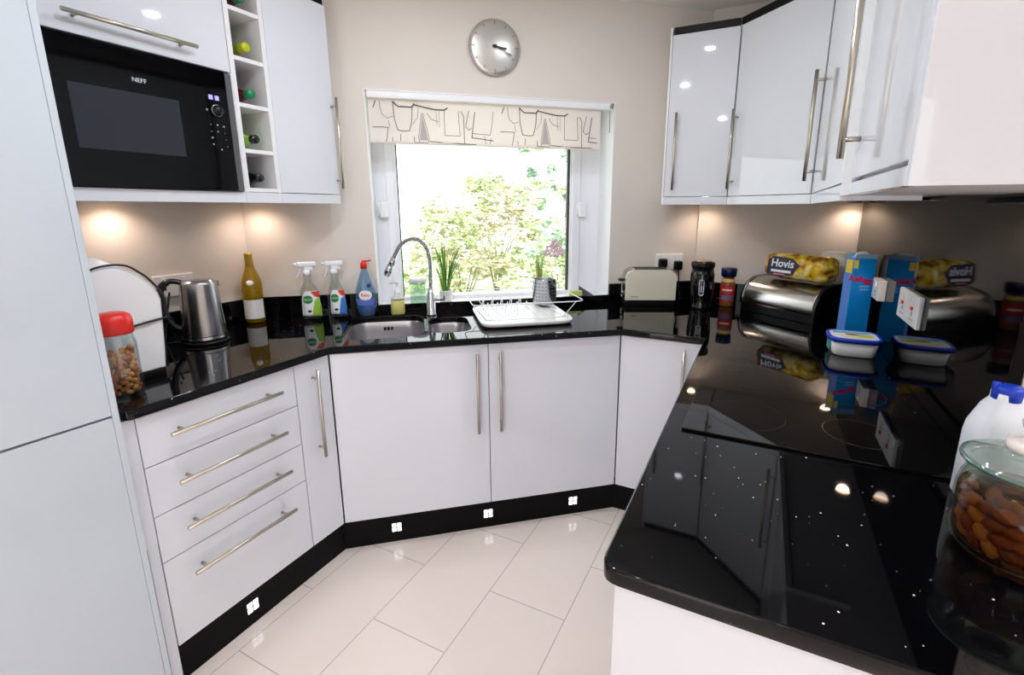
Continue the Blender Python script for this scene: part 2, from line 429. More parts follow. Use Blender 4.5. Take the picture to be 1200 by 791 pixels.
# sink: two undermounted bowls
sink = thing('kitchen_sink', 'undermounted steel one and a half bowl sink below the window', 'sink', WP(0, 0, 0), WA)
SINKM = mat('sink_steel', (200, 196, 200), .3, 1.)
def bowl(name, cx, cy, hw, hh, r, depth):
    bm = nbm(); loops = []
    for (gr, z) in ((.012, .8815), (.001, .8815), (0, .879), (-.004, .84), (-.010, .881-depth+.04), (-.022, .881-depth+.012), (-.05, .881-depth)):
        loops.append([bm.verts.new((p[0], p[1], z)) for p in rrect(cx, cy, hw+gr, hh+gr, max(r+gr, .02), 8)])
    for a, c_ in zip(loops, loops[1:]): bridge(bm, a, c_)
    f = bm.faces.new(loops[-1]); f.smooth = True
    o = obj(name, bm, SINKM, sink)
    bm = nbm(); lathe(bm, [(0, .004), (.03, .004), (.04, .001), (.04, 0)], 24, T(cx, cy, .881-depth+.0015)); obj('drain', bm, CHROME, o)
    return o
b1 = bowl('bowl', -.14, 2.135, .165, .205, .085, .18); bowl('bowl', .135, 2.105, .088, .145, .06, .13)
bm = nbm()
for dx in (-.016, .0, .016): box(bm, (-.14+dx-.006, 2.3305, .842), (-.14+dx+.006, 2.3335, .858), bev=.002)
obj('overflow', bm, BLACK, b1)

# tap with spring spout
tap = thing('kitchen_tap', 'chrome spring-neck tap arching over the sink', 'tap', WP(.066, 2.322, ZT), WA)
bm = nbm(); lathe(bm, [(0, 0), (.026, 0), (.026, .006), (.021, .012), (.019, .10), (.016, .105), (.014, .13), (0, .13)], 24); obj('body', bm, CHROME, tap)
path = smoothpts([(.0, 0, .12), (.003, 0, .20), (.002, 0, .27), (-.012, 0, .328), (-.045, 0, .362), (-.085, 0, .366), (-.122, 0, .345), (-.148, 0, .308), (-.165, 0, .272)], 8)
bm = nbm(); tube(bm, path, .0075, 10); obj('spout_hose', bm, mat('hose_grey', (120, 122, 128), .35, .8), tap)
# coil
bm = nbm(); cp = []
Ls = [0.]
for a, c_ in zip(path, path[1:]): Ls.append(Ls[-1]+(c_-a).length)
def along(t):
    s = t*Ls[-1]
    for i in range(len(Ls)-1):
        if Ls[i+1] >= s: break
    k = (s-Ls[i])/max(1e-9, Ls[i+1]-Ls[i]); p = path[i].lerp(path[i+1], k); d = (path[i+1]-path[i]).normalized(); return p, d
turns = 46; n = turns*10
for i in range(n+1):
    p, d = along(i/n); u = Vector((0, 1, 0)); v = d.cross(u); a = 2*PI*turns*i/n
    cp.append(p+(u*math.cos(a)+v*math.sin(a))*.0115)
tube(bm, cp, .0022, 5); obj('spring', bm, CHROME, tap)
bm = nbm(); d = Vector((-.42, 0, -.9)).normalized(); p0 = path[-1]
cyl(bm, p0-d*.012, p0+d*.03, .013, .014, 16); cyl(bm, p0+d*.03, p0+d*.075, .0165, .0165, 16); cyl(bm, p0+d*.075, p0+d*.082, .0165, .013, 16)
obj('spray_head', bm, CHROME, tap)
bm = nbm(); cyl(bm, (.015, 0, .075), (.062, 0, .075), .008); cyl(bm, (.062, 0, .07), (.066, 0, .115), .005, .004); obj('lever', bm, CHROME, tap)

# ------------------------------------------------------------------ hob
hob = thing('induction_hob', 'black glass induction hob set in the right worktop', 'hob', (0, 0, ZT))
bm = nbm(); box(bm, (-.133, 1.085, .0005), (.375, 1.665, .0065), bev=.0015); obj('glass_plate', bm, mat('hob_glass', (5, 5, 6), .03), hob)
HP = mat('hob_print', (30, 30, 33), .3)
for (x, y, r) in ((.0, 1.23, .09), (.24, 1.23, .075), (.0, 1.51, .075), (.24, 1.51, .10)):
    bm = nbm()
    for rr_ in (r,):
        n = 64
        a = [bm.verts.new((x+rr_*math.cos(2*PI*i/n), y+rr_*math.sin(2*PI*i/n), .0067)) for i in range(n)]
        c_ = [bm.verts.new((x+(rr_-.0015)*math.cos(2*PI*i/n), y+(rr_-.0015)*math.sin(2*PI*i/n), .0067)) for i in range(n)]
        bridge(bm, a, c_, smooth=False)
    obj('zone_marking', bm, HP, hob)

# ------------------------------------------------------------------ wall cabinets, left run (local x along +Y, y into the wall)
ZP0, ZP1, ZC = 1.437, 1.475, 2.22
mc = thing('microwave_cabinet', 'white wall cabinet holding the built-in microwave, flap door above', 'cabinet', (-1.70, .556, 0), PI/2)
bm = nbm()
box(bm, (0, .02, 1.455), (.016, .418, ZC)); box(bm, (.5815, .0, ZP1), (.589, .418, 1.867)); box(bm, (.573, .021, 1.867), (.589, .418, ZC)); box(bm, (.016, .02, 1.455), (.573, .41, 1.473)); box(bm, (.016, .021, 1.868), (.573, .41, 1.884)); box(bm, (.016, .02, 2.20), (.573, .41, ZC)); box(bm, (.016, .40, 1.473), (.573, .41, 2.20))
obj('carcass', bm, GLOSSR, mc)
d = front(mc, 'door', 0, .589, 1.868, ZC); bar_handle(d, (.139, 0, 1.915), (.470, 0, 1.915), OUT)
bm = nbm(); box(bm, (0, .0, ZP0), (.589, .018, ZP1-.001), bev=.001); obj('pelmet', bm, GLOSS, mc)
wr = thing('wine_rack', 'tall narrow white wine rack of open cubbies beside the microwave', 'wine rack', (-1.70, 1.145, 0), PI/2)
bm = nbm()
box(bm, (.001, 0, ZP1), (.018, .41, ZC)); box(bm, (.128, 0, ZP1), (.145, .41-.13, ZC)); box(bm, (.018, .27, ZP1), (.128, .28, ZC))
obj('carcass', bm, GLOSSR, wr)
SHZ = (1.476, 1.612, 1.766, 1.918, 2.074)
for z in SHZ + (2.205,):
    bm = nbm(); box(bm, (.018, .001, z), (.128, .27, z+.014), bev=.001); obj('shelf', bm, GLOSSR, wr)
bm = nbm(); box(bm, (0, .0, ZP0), (.145, .018, ZP1-.001), bev=.001); obj('pelmet', bm, GLOSS, wr)
tc_ = thing('wall_cabinet', 'white one-door wall cabinet right of the wine rack, left of the window', 'cabinet', (-1.70, 1.29, 0), PI/2)
bm = nbm(); prism(bm, [(.001, .022), (.286, .022), (.286, .19), (.118, .39), (.001, .27)], 1.455, ZC); obj('carcass', bm, GLOSSR, tc_)
d = front(tc_, 'door', 0, .288, ZP1, ZC); bar_handle(d, (.278-.001, 0, 1.50), (.278-.001, 0, 1.870), OUT)
bm = nbm(); box(bm, (0, .0, ZP0), (.288, .018, ZP1-.001), bev=.001); box(bm, (.27, .018, ZP0), (.287, .18, 1.455)); obj('pelmet', bm, GLOSS, tc_)
bm = nbm(); box(bm, (-1.74, .556, ZC+.001), (-1.708, 1.575, 2.25), bev=.002); box(bm, (-1.86, 1.55, ZC+.001), (-1.74, 1.575, 2.25), bev=.002)
tag(obj('cornice', bm, CORN), 'black cornice strip on top of the left wall cabinets', 'trim')

# microwave
mw = thing('microwave_oven', 'black glass built-in microwave in the left wall cabinet', 'microwave', (-1.70, .556, 0), PI/2)
bm = nbm(); box(bm, (.02, .022, 1.478), (.568, .38, 1.860)); obj('casing', bm, BLACK, mw)
MWG = mat('microwave_glass', (4, 4, 6), .05, spec=.22)
bm = nbm(); box(bm, (.002, -.012, 1.477), (.558, .02, 1.864), bev=.0015); d = obj('door_panel', bm, MWG, mw)
bm = nbm(); box(bm, (.13, -.0128, 1.578), (.40, -.012, 1.745)); obj('window_reflection', bm, mat('microwave_reflection', (46, 49, 56), .12, spec=.2), d)  # reflection on the door glass painted in as a paler rectangle
bm = nbm(); text_bm('NEFF', .017, T(.300, -.0125, 1.781) @ UPR, bm); obj('logo', bm, mat('white_print', (215, 215, 220), .5), d)
bm = nbm(); box(bm, (.5585, -.011, 1.477), (.580, .02, 1.862), bev=.002); obj('edge_trim', bm, mat('dark_trim', (84, 84, 88), .4), mw)
bm = nbm(); box(bm, (.495, -.0128, 1.768), (.508, -.012, 1.782)); box(bm, (.515, -.0128, 1.768), (.528, -.012, 1.782)); obj('display', bm, mat('display_digits', (120, 110, 200), .4, emit=(150, 140, 255), estr=1.2), mw)
bm = nbm(); lathe(bm, [(0, 0), (.020, 0), (.020, .003), (.016, .004), (.0155, .016), (0, .016)], 32, T(.516, -.012, 1.735) @ Matrix.Rotation(PI/2, 4, 'X')); k = obj('dial', bm, BLACK, mw)
bm = nbm(); tube(bm, [(.516+.0175*math.cos(2*PI*i/32), -.0165, 1.735+.0175*math.sin(2*PI*i/32)) for i in range(32)], .0012, 6, closed=True); obj('dial_ring', bm, STEEL, k)
for i, (x, z) in enumerate(((.490, 1.69), (.512, 1.689), (.533, 1.688), (.490, 1.668), (.511, 1.668), (.534, 1.667), (.490, 1.648), (.535, 1.646), (.491, 1.626), (.537, 1.624), (.516, 1.611), (.484, 1.735))):
    bm = nbm(); text_bm('-+o-+-o-+-+o'[i], .012, T(x, -.0125, z) @ UPR, bm); obj('button', bm, bpy.data.materials['white_print'], mw)

# wine bottles lying in the rack: neck towards the room (+X)
def lying_bottle(name, label, z, body, foil, fl, xneck):
    o = thing(name, label, 'wine bottle', (xneck, 1.2175, z), 0, 'wine bottles in the rack')
    M = Matrix.Rotation(-PI/2, 4, 'Y')     # local +z -> -x : deeper into the rack
    bm = nbm(); lathe(bm, [(.0, .003), (.0135, .003), (.0140, .03), (.018, .05), (.026, .075), (.0365, .11), (.0375, .15), (.0375, .215), (.034, .22), (0, .22)], 24, M); obj('glass', bm, body, o)
    bm = nbm(); lathe(bm, [(0, 0), (.0145, 0), (.0155, .003), (.0155, .012), (.0150, .016), (.0155, fl-.002), (.0142, fl)], 24, M); f = obj('foil', bm, foil, o)
    return o
GRN = mat('green_foil', (18, 128, 84), .35); DKR = mat('red_wine_glass', (92, 20, 14), .1); YEL = mat('yellow_foil', (186, 190, 30), .4)
LGR = mat('pale_green_glass', (160, 205, 90), .15); OLV = mat('olive_glass', (120, 130, 24), .15); BKF = mat('black_foil', (14, 14, 16), .25)
rz_ = [z+.014+.0385 for z in SHZ]
lying_bottle('wine_bottle', 'dark red wine bottle with green cap in the topmost rack cubby', rz_[4], DKR, GRN, .030, -1.705)
lying_bottle('wine_bottle', 'white wine bottle with yellow foil in the second rack cubby from the top', rz_[3], OLV, YEL, .046, -1.705)
lying_bottle('wine_bottle', 'dark red wine bottle with green cap in the middle rack cubby', rz_[2], DKR, GRN, .030, -1.705)
lying_bottle('wine_bottle', 'pale green wine bottle with black cap, second rack cubby from the bottom', rz_[1], LGR, BKF, .022, -1.712)
lying_bottle('wine_bottle', 'all black wine bottle in the bottom rack cubby', rz_[0], BKF, BKF, .040, -1.712)

# ------------------------------------------------------------------ wall cabinets, right corner
d1 = thing('wall_cabinet', 'white one-door wall cabinet on the back wall above the toaster', 'cabinet', (-.488, 2.53, 0), 0)
bm = nbm(); prism(bm, [(.006, .022), (.306, .022), (.306, .31), (.15, .31), (.006, .19)], 1.455, ZC); box(bm, (-.004, .0, ZP0), (.006, .18, 2.252), bev=.001); obj('carcass', bm, GLOSSR, d1)
d = front(d1, 'door', .006, .306, ZP1, ZC); bar_handle(d, (.050, 0, 1.508), (.050, 0, 1.868), OUT)
bm = nbm(); box(bm, (.006, .0, ZP0), (.306, .018, ZP1-.001), bev=.001); obj('pelmet', bm, GLOSS, d1)
e1 = thing('corner_wall_cabinet', 'white diagonal wall cabinet in the corner above the bread bin', 'cabinet', (-.182, 2.53, 0), -PI/4)
c45 = math.sqrt(.5)
def c45l(x, y):      # world -> local of the corner cabinet
    dx, dy = x+.182, y-2.53
    return ((dx-dy)*c45, (dx+dy)*c45)
bm = nbm(); prism(bm, [c45l(-.172, 2.553), c45l(.166, 2.216), c45l(.43, 2.216), c45l(.43, 2.842), c45l(-.172, 2.842)], 1.455, ZC); obj('carcass', bm, GLOSSR, e1)
d = front(e1, 'door', .004, .464, ZP1, ZC); bar_handle(d, (.030, 0, 1.508), (.030, 0, 1.862), OUT)
bm = nbm(); box(bm, (.002, .0, ZP0), (.466, .016, ZP1-.001), bev=.001); obj('pelmet', bm, GLOSS, e1)
f1 = thing('wall_cabinet', 'white wall cabinet on the right wall, between corner cabinet and the large near one', 'cabinet', (.148, 2.198, 0), -PI/2)
bm = nbm(); box(bm, (.002, .022, 1.455), (.862, .285, ZC)); obj('carcass', bm, GLOSSR, f1)
d = front(f1, 'door', .012, .866, ZP1, ZC); bar_handle(d, (.040, 0, 1.522), (.040, 0, 1.915), OUT, r=.007)
bm = nbm(); box(bm, (.012, .0, ZP0), (.866, .016, ZP1-.001), bev=.001); box(bm, (.85, .016, ZP0), (.866, .155, 1.454), bev=.001); obj('pelmet', bm, GLOSS, f1)
g1 = thing('wall_cabinet', 'large white wall cabinet at the upper right, nearest the camera, with broad side panel', 'cabinet', (.148, 1.33, 0), -PI/2)
ZG = 1.447
bm = nbm(); box(bm, (.002, .02, ZG+.001), (.588, .288, 2.25)); box(bm, (.0, .0, ZG), (.14, .02, 2.25), bev=.001); obj('carcass', bm, GLOSSR, g1)
d = front(g1, 'door', .142, .590, 1.476, 2.25); bar_handle(d, (.190, 0, 1.515), (.190, 0, 1.868), OUT, r=.0065, stand=.03)
bm = nbm(); box(bm, (.142, .0, ZG), (.590, .018, 1.471), bev=.001); obj('bottom_rail', bm, GLOSS, g1)
bm = nbm(); box(bm, (.590, .0, ZG-.001), (.608, .290, 2.25), bev=.001); obj('side_panel', bm, GLOSS, g1)
bm = nbm()
box(bm, (-.476, 2.528, ZC+.001), (-.186, 2.562, 2.251), bev=.002)
box(bm, (0, -.002, ZC+.001), (.466, .03, 2.251), T(-.182, 2.53, 0) @ Matrix.Rotation(-PI/4, 4, 'Z'), bev=.002)
box(bm, (.146, 1.34, ZC+.001), (.178, 2.198, 2.251), bev=.002)
tag(obj('cornice', bm, CORN), 'black cornice strip on top of the right corner wall cabinets', 'trim')

# ------------------------------------------------------------------ fridge freezer housing
ff = thing('fridge_freezer', 'tall white integrated fridge freezer at the far left', 'fridge', (-1.425, -.06, 0), PI/2)
bm = nbm(); box(bm, (0, .022, .10), (.595, .69, 2.25)); obj('carcass', bm, GLOSSR, ff)
COOL = mat('fridge_white', (196, 204, 212), .06)
bm = nbm(); box(bm, (.0, 0, .912), (.5985, .02, 2.25), bev=.001); d = obj('fridge_door', bm, COOL, ff)
bm = nbm(); box(bm, (.0, 0, .10), (.5985, .02, .906), bev=.001); obj('freezer_door', bm, COOL, ff)
bm = nbm(); box(bm, (.599, -.001, 0), (.613, .69, 2.25), bev=.001); obj('side_panel', bm, COOL, ff)
bm = nbm(); box(bm, (0, .03, 0), (.595, .05, .098)); obj('kickboard', bm, KICKG, ff)

# ------------------------------------------------------------------ clock
ck = thing('wall_clock', 'round silver clock high on the wall above the window', 'clock', WP(.4127, WN0-.0005, 2.152), WA)
FR_ = Matrix.Rotation(PI/2, 4, 'X')
bm = nbm(); lathe(bm, [(0, 0), (.116, 0), (.121, .006), (.121, .016), (.117, .021), (.10, .025), (0, .030)], 64, FR_); obj('dial', bm, mat('clock_silver', (200, 196, 192), .28, .75), ck)
CG = mat('clock_grey', (140, 136, 134), .5)
for i in range(12):
    bm = nbm(); a = i*PI/6; L = .012 if i % 3 else .016
    box(bm, (-.0022, -.0009, .094), (.0022, .0, .094+L), T(0, -.0268, 0) @ Matrix.Rotation(a, 4, 'Y'))
    obj('hour_mark', bm, CG, ck)
def hand(L, wd, ang, y):
    bm = nbm(); box(bm, (-wd, y-.0012, -.012), (wd, y, L), Matrix.Rotation(R(ang), 4, 'Y'), bev=.0005); return bm
HM = mat('hand_black', (14, 14, 14), .4)
obj('hour_hand', hand(.055, .0042, 98, -.034), HM, ck); obj('minute_hand', hand(.085, .0026, 115, -.037), mat('hand_grey', (44, 43, 42), .4), ck)
bm = nbm(); lathe(bm, [(0, .028), (.007, .028), (.007, .041), (0, .042)], 20, FR_); obj('hub', bm, HM, ck)

# ------------------------------------------------------------------ roman blind
bl = thing('window_blind', 'rolled-up white fabric blind printed with grey kitchen line drawings', 'blind', WP(0, 2.452, 0), WA)
B0, B1 = -.172, .965
bm = nbm(); box(bm, (B0-.006, -.022, 1.908), (B1+.055, .03, 1.943), bev=.008); obj('headrail', bm, WHITEP, bl)
STRK = [
 [(200,130),(203,220),(208,285),(235,385),(290,392),(345,388),(362,340),(375,280),(382,160)], [(200,130),(222,150),(250,172),(320,172),(380,172),(400,140)],
 [(75,130),(80,190),(95,245),(140,280),(195,262)], [(400,150),(480,165),(600,185),(690,185),(722,165)],
 [(470,220),(450,330),(430,450),(440,500),(480,525),(520,510),(535,460),(510,350),(480,220)], [(520,220),(560,275),(630,295)],
 [(690,190),(688,300),(690,420),(770,418),(842,420),(835,300),(830,190)], [(855,190),(882,235),(884,500)], [(935,180),(915,260),(900,330),(930,360),(960,340)],
 [(995,190),(975,320),(960,432),(1060,440),(1180,455)], [(0,365),(80,362),(145,365),(132,450),(120,520)], [(15,190),(40,130)],
 [(262,420),(256,520)], [(390,440),(390,522),(480,525)], [(540,480),(700,490),(960,495),(1005,500),(985,553),(850,540),(650,498)],
 [(1090,410),(1100,480),(1112,550),(1140,550),(1160,430)], [(1180,180),(1170,300),(1150,400),(1050,395),(965,390)], [(440,180),(430,260),(380,330)], [(610,200),(615,330)], [(640,200),(640,340)], [(180,450),(185,520)], [(150,300),(160,360)]]
WID = [2, 3.2, 1.2, 3.4, 1.2, 1.2, 1.3, 1.8, 1.6, 2.2, 1.7, 2.4, 1.6, 1.6, 2., 1.3, 1.4, 1., .8, .8, 1.4, 1]
def bw(p, sh):      # drawing units -> (w, z)
    w = -.158 + (p[0]/7.907)*.003775 + sh
    z = 1.936 - ((p[1]-55)/7.907)*.00385
    return w, z
bm = nbm()
n = 40
rows = [(1.915, 0.), (1.86, -.002), (1.79, -.003), (1.735, -.004), (1.72, -.008), (1.713, -.002), (1.722, .004), (1.80, .006), (1.91, .004)]
grid = [[bm.verts.new((B0+(B1-B0)*i/n, y+.0012*math.sin(i*.9), z)) for i in range(n+1)] for z, y in rows]
for a, c_ in zip(grid, grid[1:]):
    for i in range(n): f = bm.faces.new((a[i], a[i+1], c_[i+1], c_[i])); f.smooth = True
for sh in (0, .60):
    for st, wd in zip(STRK, WID):
        P = [bw(p, sh) for p in st]
        P = [p for p in P if p[0] < B1-.01]
        P = [(w, max(1.722, min(1.903, z))) for w, z in P]
        if len(P) > 1:
            Q = [Vector((w, -.0075 if z < 1.745 else -.0055, z)) for w, z in P]
            # flat ribbon on the cloth
            for a, c_ in zip(Q, Q[1:]):
                d = (c_-a);
                if d.length < 1e-5: continue
                d.normalize(); nn = Vector((d.z, 0, -d.x))*wd*.0008
                e = d*wd*.0004
                vs = [bm.verts.new(q) for q in (a-nn-e, a+nn-e, c_+nn+e, c_-nn+e)]
                f = bm.faces.new(vs); f.material_index = 1
    # shaded whisk
    Q = [bw(p, sh) for p in ((475, 230), (440, 470), (525, 470))]
    if Q[2][0] < B1:
        f = bm.faces.new([bm.verts.new((w, -.0050, z)) for w, z in Q]); f.material_index = 2
fab = bpy.data.materials.new('blind_fabric'); fab.use_nodes = True; nt = fab.node_tree; nt.nodes.clear()
o_ = nt.nodes.new('ShaderNodeOutputMaterial'); df = nt.nodes.new('ShaderNodeBsdfDiffuse'); tl = nt.nodes.new('ShaderNodeBsdfTranslucent'); mx = nt.nodes.new('ShaderNodeMixShader')
df.inputs[0].default_value = (*lin((246, 240, 237)), 1); tl.inputs[0].default_value = (*lin((250, 240, 236)), 1); mx.inputs[0].default_value = .42
nt.links.new(df.outputs[0], mx.inputs[1]); nt.links.new(tl.outputs[0], mx.inputs[2]); nt.links.new(mx.outputs[0], o_.inputs[0])
obj('printed_fabric', bm, [fab, mat('blind_ink', (74, 70, 72), .8), mat('blind_ink_pale', (186, 180, 178), .8)], bl)
bm = nbm(); cyl(bm, (B1+.048, -.012, 1.905), (B1+.048, -.012, 1.80), .0022, n=6); cyl(bm, (B1+.043, -.02, 1.925), (B1+.057, -.02, 1.925), .008, n=12); obj('chain', bm, mat('chain_metal', (150, 148, 140), .4, .6), bl)

# ------------------------------------------------------------------ sockets
def socket(label, loc, rz, w=.147, h=.087, mi_red=False, gang=2, t=0.):
    o = thing('wall_socket', label, 'socket', loc, rz)
    bm = nbm(); box(bm, (-w/2, -.012-t, -h/2), (w/2, 0, h/2), bev=.003); fp = obj('faceplate', bm, WHITEP, o)
    for k in range(gang):
        cx = (k-(gang-1)/2)*w/gang*.95
        bm = nbm(); box(bm, (cx-.009, -.016, h*.12), (cx+.009, -.0115, h*.38), bev=.002)
        obj('switch', bm, WHITEP, o, (0, -t, 0))
        bm = nbm(); box(bm, (cx-.003, -.0125, -h*.18), (cx+.003, -.0117, -h*.04)); 
        for sx in (-1, 1): box(bm, (cx+sx*.011-.003, -.0125, -h*.32), (cx+sx*.011+.003, -.0117, -h*.27))
        obj('pin_slots', bm, BLACK, o, (0, -t, 0))
        if mi_red:
            bm = nbm(); box(bm, (cx-.007, -.0166, h*.01), (cx+.007, -.0115, h*.13), bev=.001); obj('neon', bm, RED, o)
    return o
socket('white double wall socket behind the kettle, low on the left wall', (XL, 1.075, 1.115), PI/2)
socket('white double wall socket with two black plugs behind the toaster', WP(1.395, WN0, 1.125), WA, .165)
socket('smaller white switch plate on the black splashback beside the cereal box', (.42, 2.155, 1.124), -PI/2, .11, .076, False, 1, .013)
socket('larger white double socket with red switch marks on the black splashback', (.42, 1.755, 1.130), -PI/2, .225, .092, True, 2)
def plug(label, w, z, cord):
    o = thing('mains_plug', label, 'plug', WP(w, WN0-.0125, z), WA, 'black plugs behind the toaster')
    bm = nbm(); box(bm, (-.024, -.030, -.026), (.024, 0, .026), bev=.010, seg=3); obj('body', bm, BLACK, o)
    bm = nbm(); tube(bm, smoothpts(cord), .0035, 6); obj('cord', bm, BLACK, o)
plug('round black plug in the double socket, left one behind the toaster', 1.345, 1.120, [(0, -.02, -.02), (-.004, -.022, -.08), (-.02, -.03, -.16), (-.05, -.05, -.205)])
plug('black plug with cord hanging down, right one behind the toaster', 1.440, 1.105, [(0, -.02, -.02), (.006, -.02, -.07), (.008, -.022, -.12), (.004, -.05, -.188)])

# ------------------------------------------------------------------ left counter items
# storage jar with red lid
j = thing('storage_jar', 'clear plastic jar of nuts with a red lid beside the fridge', 'jar', (-1.556, .628, ZT))
bm = nbm(); lathe(bm, [(0, .001), (.040, .001), (.044, .006), (.044, .15), (.040, .165), (.037, .185), (.035, .185), (.038, .164), (.042, .149), (.042, .007), (0, .004)], 32); obj('body', bm, CLEARP, j)
bm = nbm(); lathe(bm, [(.041, .178), (.044, .181), (.044, .215), (.040, .228), (.030, .234), (0, .236)], 32); obj('lid', bm, RED, j)
NUT = mat('nut_skin', (196, 112, 48), .5, noise=.25, nscale=60); NUT2 = mat('nut_pale', (226, 160, 92), .5)
bm = nbm(); icos(bm, (0, 0, 0), .0065, .0065, .011, 2); nut0 = obj('nut', bm, NUT)
bm = nbm(); icos(bm, (0, 0, 0), .006, .0068, .010, 2); nut1 = obj('nut', bm, NUT2)
first = [nut0, nut1]; used = [False, False]; pts_n = []
for layer in range(13):
    z = .0165+layer*.0098
    for k in range(8):
        a = 2*PI*(k+.5*(layer % 2))/8+random.uniform(-.12, .12); r_ = random.uniform(.0285, .0315)
        # the side towards the room is what the photograph shows
        if not (-2.2 < ((a-PI*.05+PI) % (2*PI))-PI < 2.2): continue
        pts_n.append((r_*math.cos(a), r_*math.sin(a), z))
for i, p in enumerate(pts_n):
    k = i % 3 == 0
    src = first[1 if k else 0]
    o = src if not used[1 if k else 0] else src.copy()
    if used[1 if k else 0]: COL.objects.link(o)
    used[1 if k else 0] = True
    o.location = Vector((-1.556, .628, ZT))+Vector(p); o.rotation_euler = (random.uniform(0, 3), random.uniform(0, 3), random.uniform(0, 3))
    tag(o, 'one of the brown nuts heaped in the red-lidded jar beside the fridge', 'nut', 'nuts in the red-lidded jar')

# white arched appliance
bk = thing('bread_maker', 'white round-topped bread maker with black side, beside the fridge', 'bread maker', (-1.64, .675, ZT), PI/2)
prof = [(-.108, .022), (.106, .022), (.112, .10), (.122, .235), (.117, .258), (.10, .287), (.07, .322), (.03, .345), (-.01, .350), (-.06, .340), (-.095, .30), (-.108, .25), (-.110, .10)]
bm = nbm()
A = [bm.verts.new((p[0], 0.010, p[1])) for p in prof]; B = [bm.verts.new((p[0]*.98, .32, p[1])) for p in prof]
A0 = [bm.verts.new((p[0]*.93, 0, (p[1]-.18)*.95+.18)) for p in prof]
C_ = [bm.verts.new((p[0], .14, p[1]+(.020 if p[1] > .25 else 0))) for p in prof]
bridge(bm, A0, A); bridge(bm, A, C_); bridge(bm, C_, B); bm.faces.new(A0); bm.faces.new(B); obj('body', bm, WHITEP, bk)
bm = nbm(); box(bm, (-.104, .006, 0), (.104, .315, .0215), bev=.004); obj('base', bm, BLACK, bk)
bm = nbm(); prism(bm, [(.014, .022), (.31, .022), (.31, .24), (.014, .235)], 0, .006, T(.108, 0, 0) @ Matrix(((0, 0, 1, 0), (1, 0, 0, 0), (0, 1, 0, 0), (0, 0, 0, 1))) if False else Matrix(((0, .055, 1, .108), (1, 0, 0, 0), (0, 1, 0, 0), (0, 0, 0, 1)))); obj('side_cover', bm, BLACK, bk)
bm = nbm(); tube(bm, smoothpts([(-.10, .004, .318), (-.05, .0, .338), (-.025, -.004, .349), (.015, .0, .352), (.045, -.004, .346), (.068, -.004, .328), (.09, -.004, .306), (.112, -.004, .272), (.127, .0, .24), (.126, -.002, .17)], 6), .0032, 6)
tube(bm, smoothpts([(-.05, -.004, .165), (.02, -.006, .170), (.07, -.006, .176), (.126, -.002, .18)], 6), .0036, 6); obj('power_cord', bm, NAVYBLK, bk)

# kettle
kt = thing('electric_kettle', 'brushed steel kettle with a black loop handle on the left counter', 'kettle', (-1.923, 1.06, ZT), math.atan2(-.876, -.482))
bm = nbm(); lathe(bm, [(0, 0), (.076, 0), (.078, .004), (.076, .012), (0, .012)], 40); obj('power_base', bm, BLACK, kt)
bm = nbm(); lathe(bm, [(0, .0125), (.074, .0125), (.0745, .020, 1), (.073, .024, 0), (.073, .031, 0), (.0722, .034, 1), (.072, .037), (.066, .13), (.0605, .228), (.0595, .234), (.055, .236)], 48); obj('body', bm, [STEEL, BLACK], kt)
bm = nbm(); lathe(bm, [(.0552, .236), (.052, .241), (.03, .243), (0, .244)], 40); obj('lid', bm, STEEL, kt)
bm = nbm(); tube(bm, smoothpts([(.050, 0, .236), (.085, 0, .243), (.112, 0, .222), (.120, 0, .175), (.112, 0, .12), (.092, 0, .075), (.070, 0, .06)], 7), [.010]*9+[.012]*20+[.011]*14, 12); obj('handle', bm, NAVYBLK, kt)
bm = nbm(); box(bm, (.056, -.012, .05), (.073, .012, .225), Matrix.Rotation(R(-3.2), 4, 'Y') @ T(-.004, 0, 0), bev=.004); obj('gauge_strip', bm, BLACK, kt)
bm = nbm(); prism(bm, [(-.057, -.018), (-.057, .018), (-.068, .0)], .214, .2355); obj('spout', bm, STEEL, kt)
bm = nbm(); tube(bm, smoothpts([(-1.985, 1.0, .914), (-2.03, .97, .914), (-2.06, .99, .93), (-2.08, 1.02, 1.02), (-2.095, 1.045, 1.09)]), .0035, 6); o = obj('power_cord', bm, BLACK, kt); o.matrix_parent_inverse = (T(-1.923, 1.06, ZT) @ Matrix.Rotation(math.atan2(-.876, -.482), 4, 'Z')).inverted()

# wine bottle
wb = thing('wine_bottle', 'upright green glass white wine bottle with white label in the left corner', 'wine bottle', (-2.056, 1.358, ZT), R(-58))
bm = nbm(); lathe(bm, [(0, .004), (.036, .001), (.040, .006), (.0405, .16), (.039, .185), (.031, .215), (.021, .240), (.0155, .262), (.0145, .298), (.0150, .300), (.0150, .312), (0, .312)], 40); obj('glass', bm, WINEG, wb)
bm = nbm(); lathe(bm, [(.0158, .255), (.0152, .30), (.0156, .304), (.0156, .313), (0, .314)], 32); obj('foil', bm, mat('gold_foil', (176, 150, 34), .35, .1), wb)
def patch(bm, rad, t0, t1, z0, z1, n=16, mi=0):
    a = [bm.verts.new((rad*math.cos(t0+(t1-t0)*i/n), rad*math.sin(t0+(t1-t0)*i/n), z0)) for i in range(n+1)]
    c_ = [bm.verts.new((v.co.x, v.co.y, z1)) for v in a]
    for i in range(n): f = bm.faces.new((a[i], a[i+1], c_[i+1], c_[i])); f.smooth = True; f.material_index = mi
bm = nbm(); patch(bm, .041, -1.5, 1.5, .022, .108); obj('label', bm, mat('wine_label', (236, 234, 232), .6, noise=.05, nscale=120), wb)
bm = nbm(); icos(bm, (.0382, .010, .184), .003, .015, .013, 2, Matrix.Rotation(R(15), 3, 'Z') @ Matrix.Rotation(R(-14), 3, 'Y')); obj('neck_label', bm, WHITED, wb)

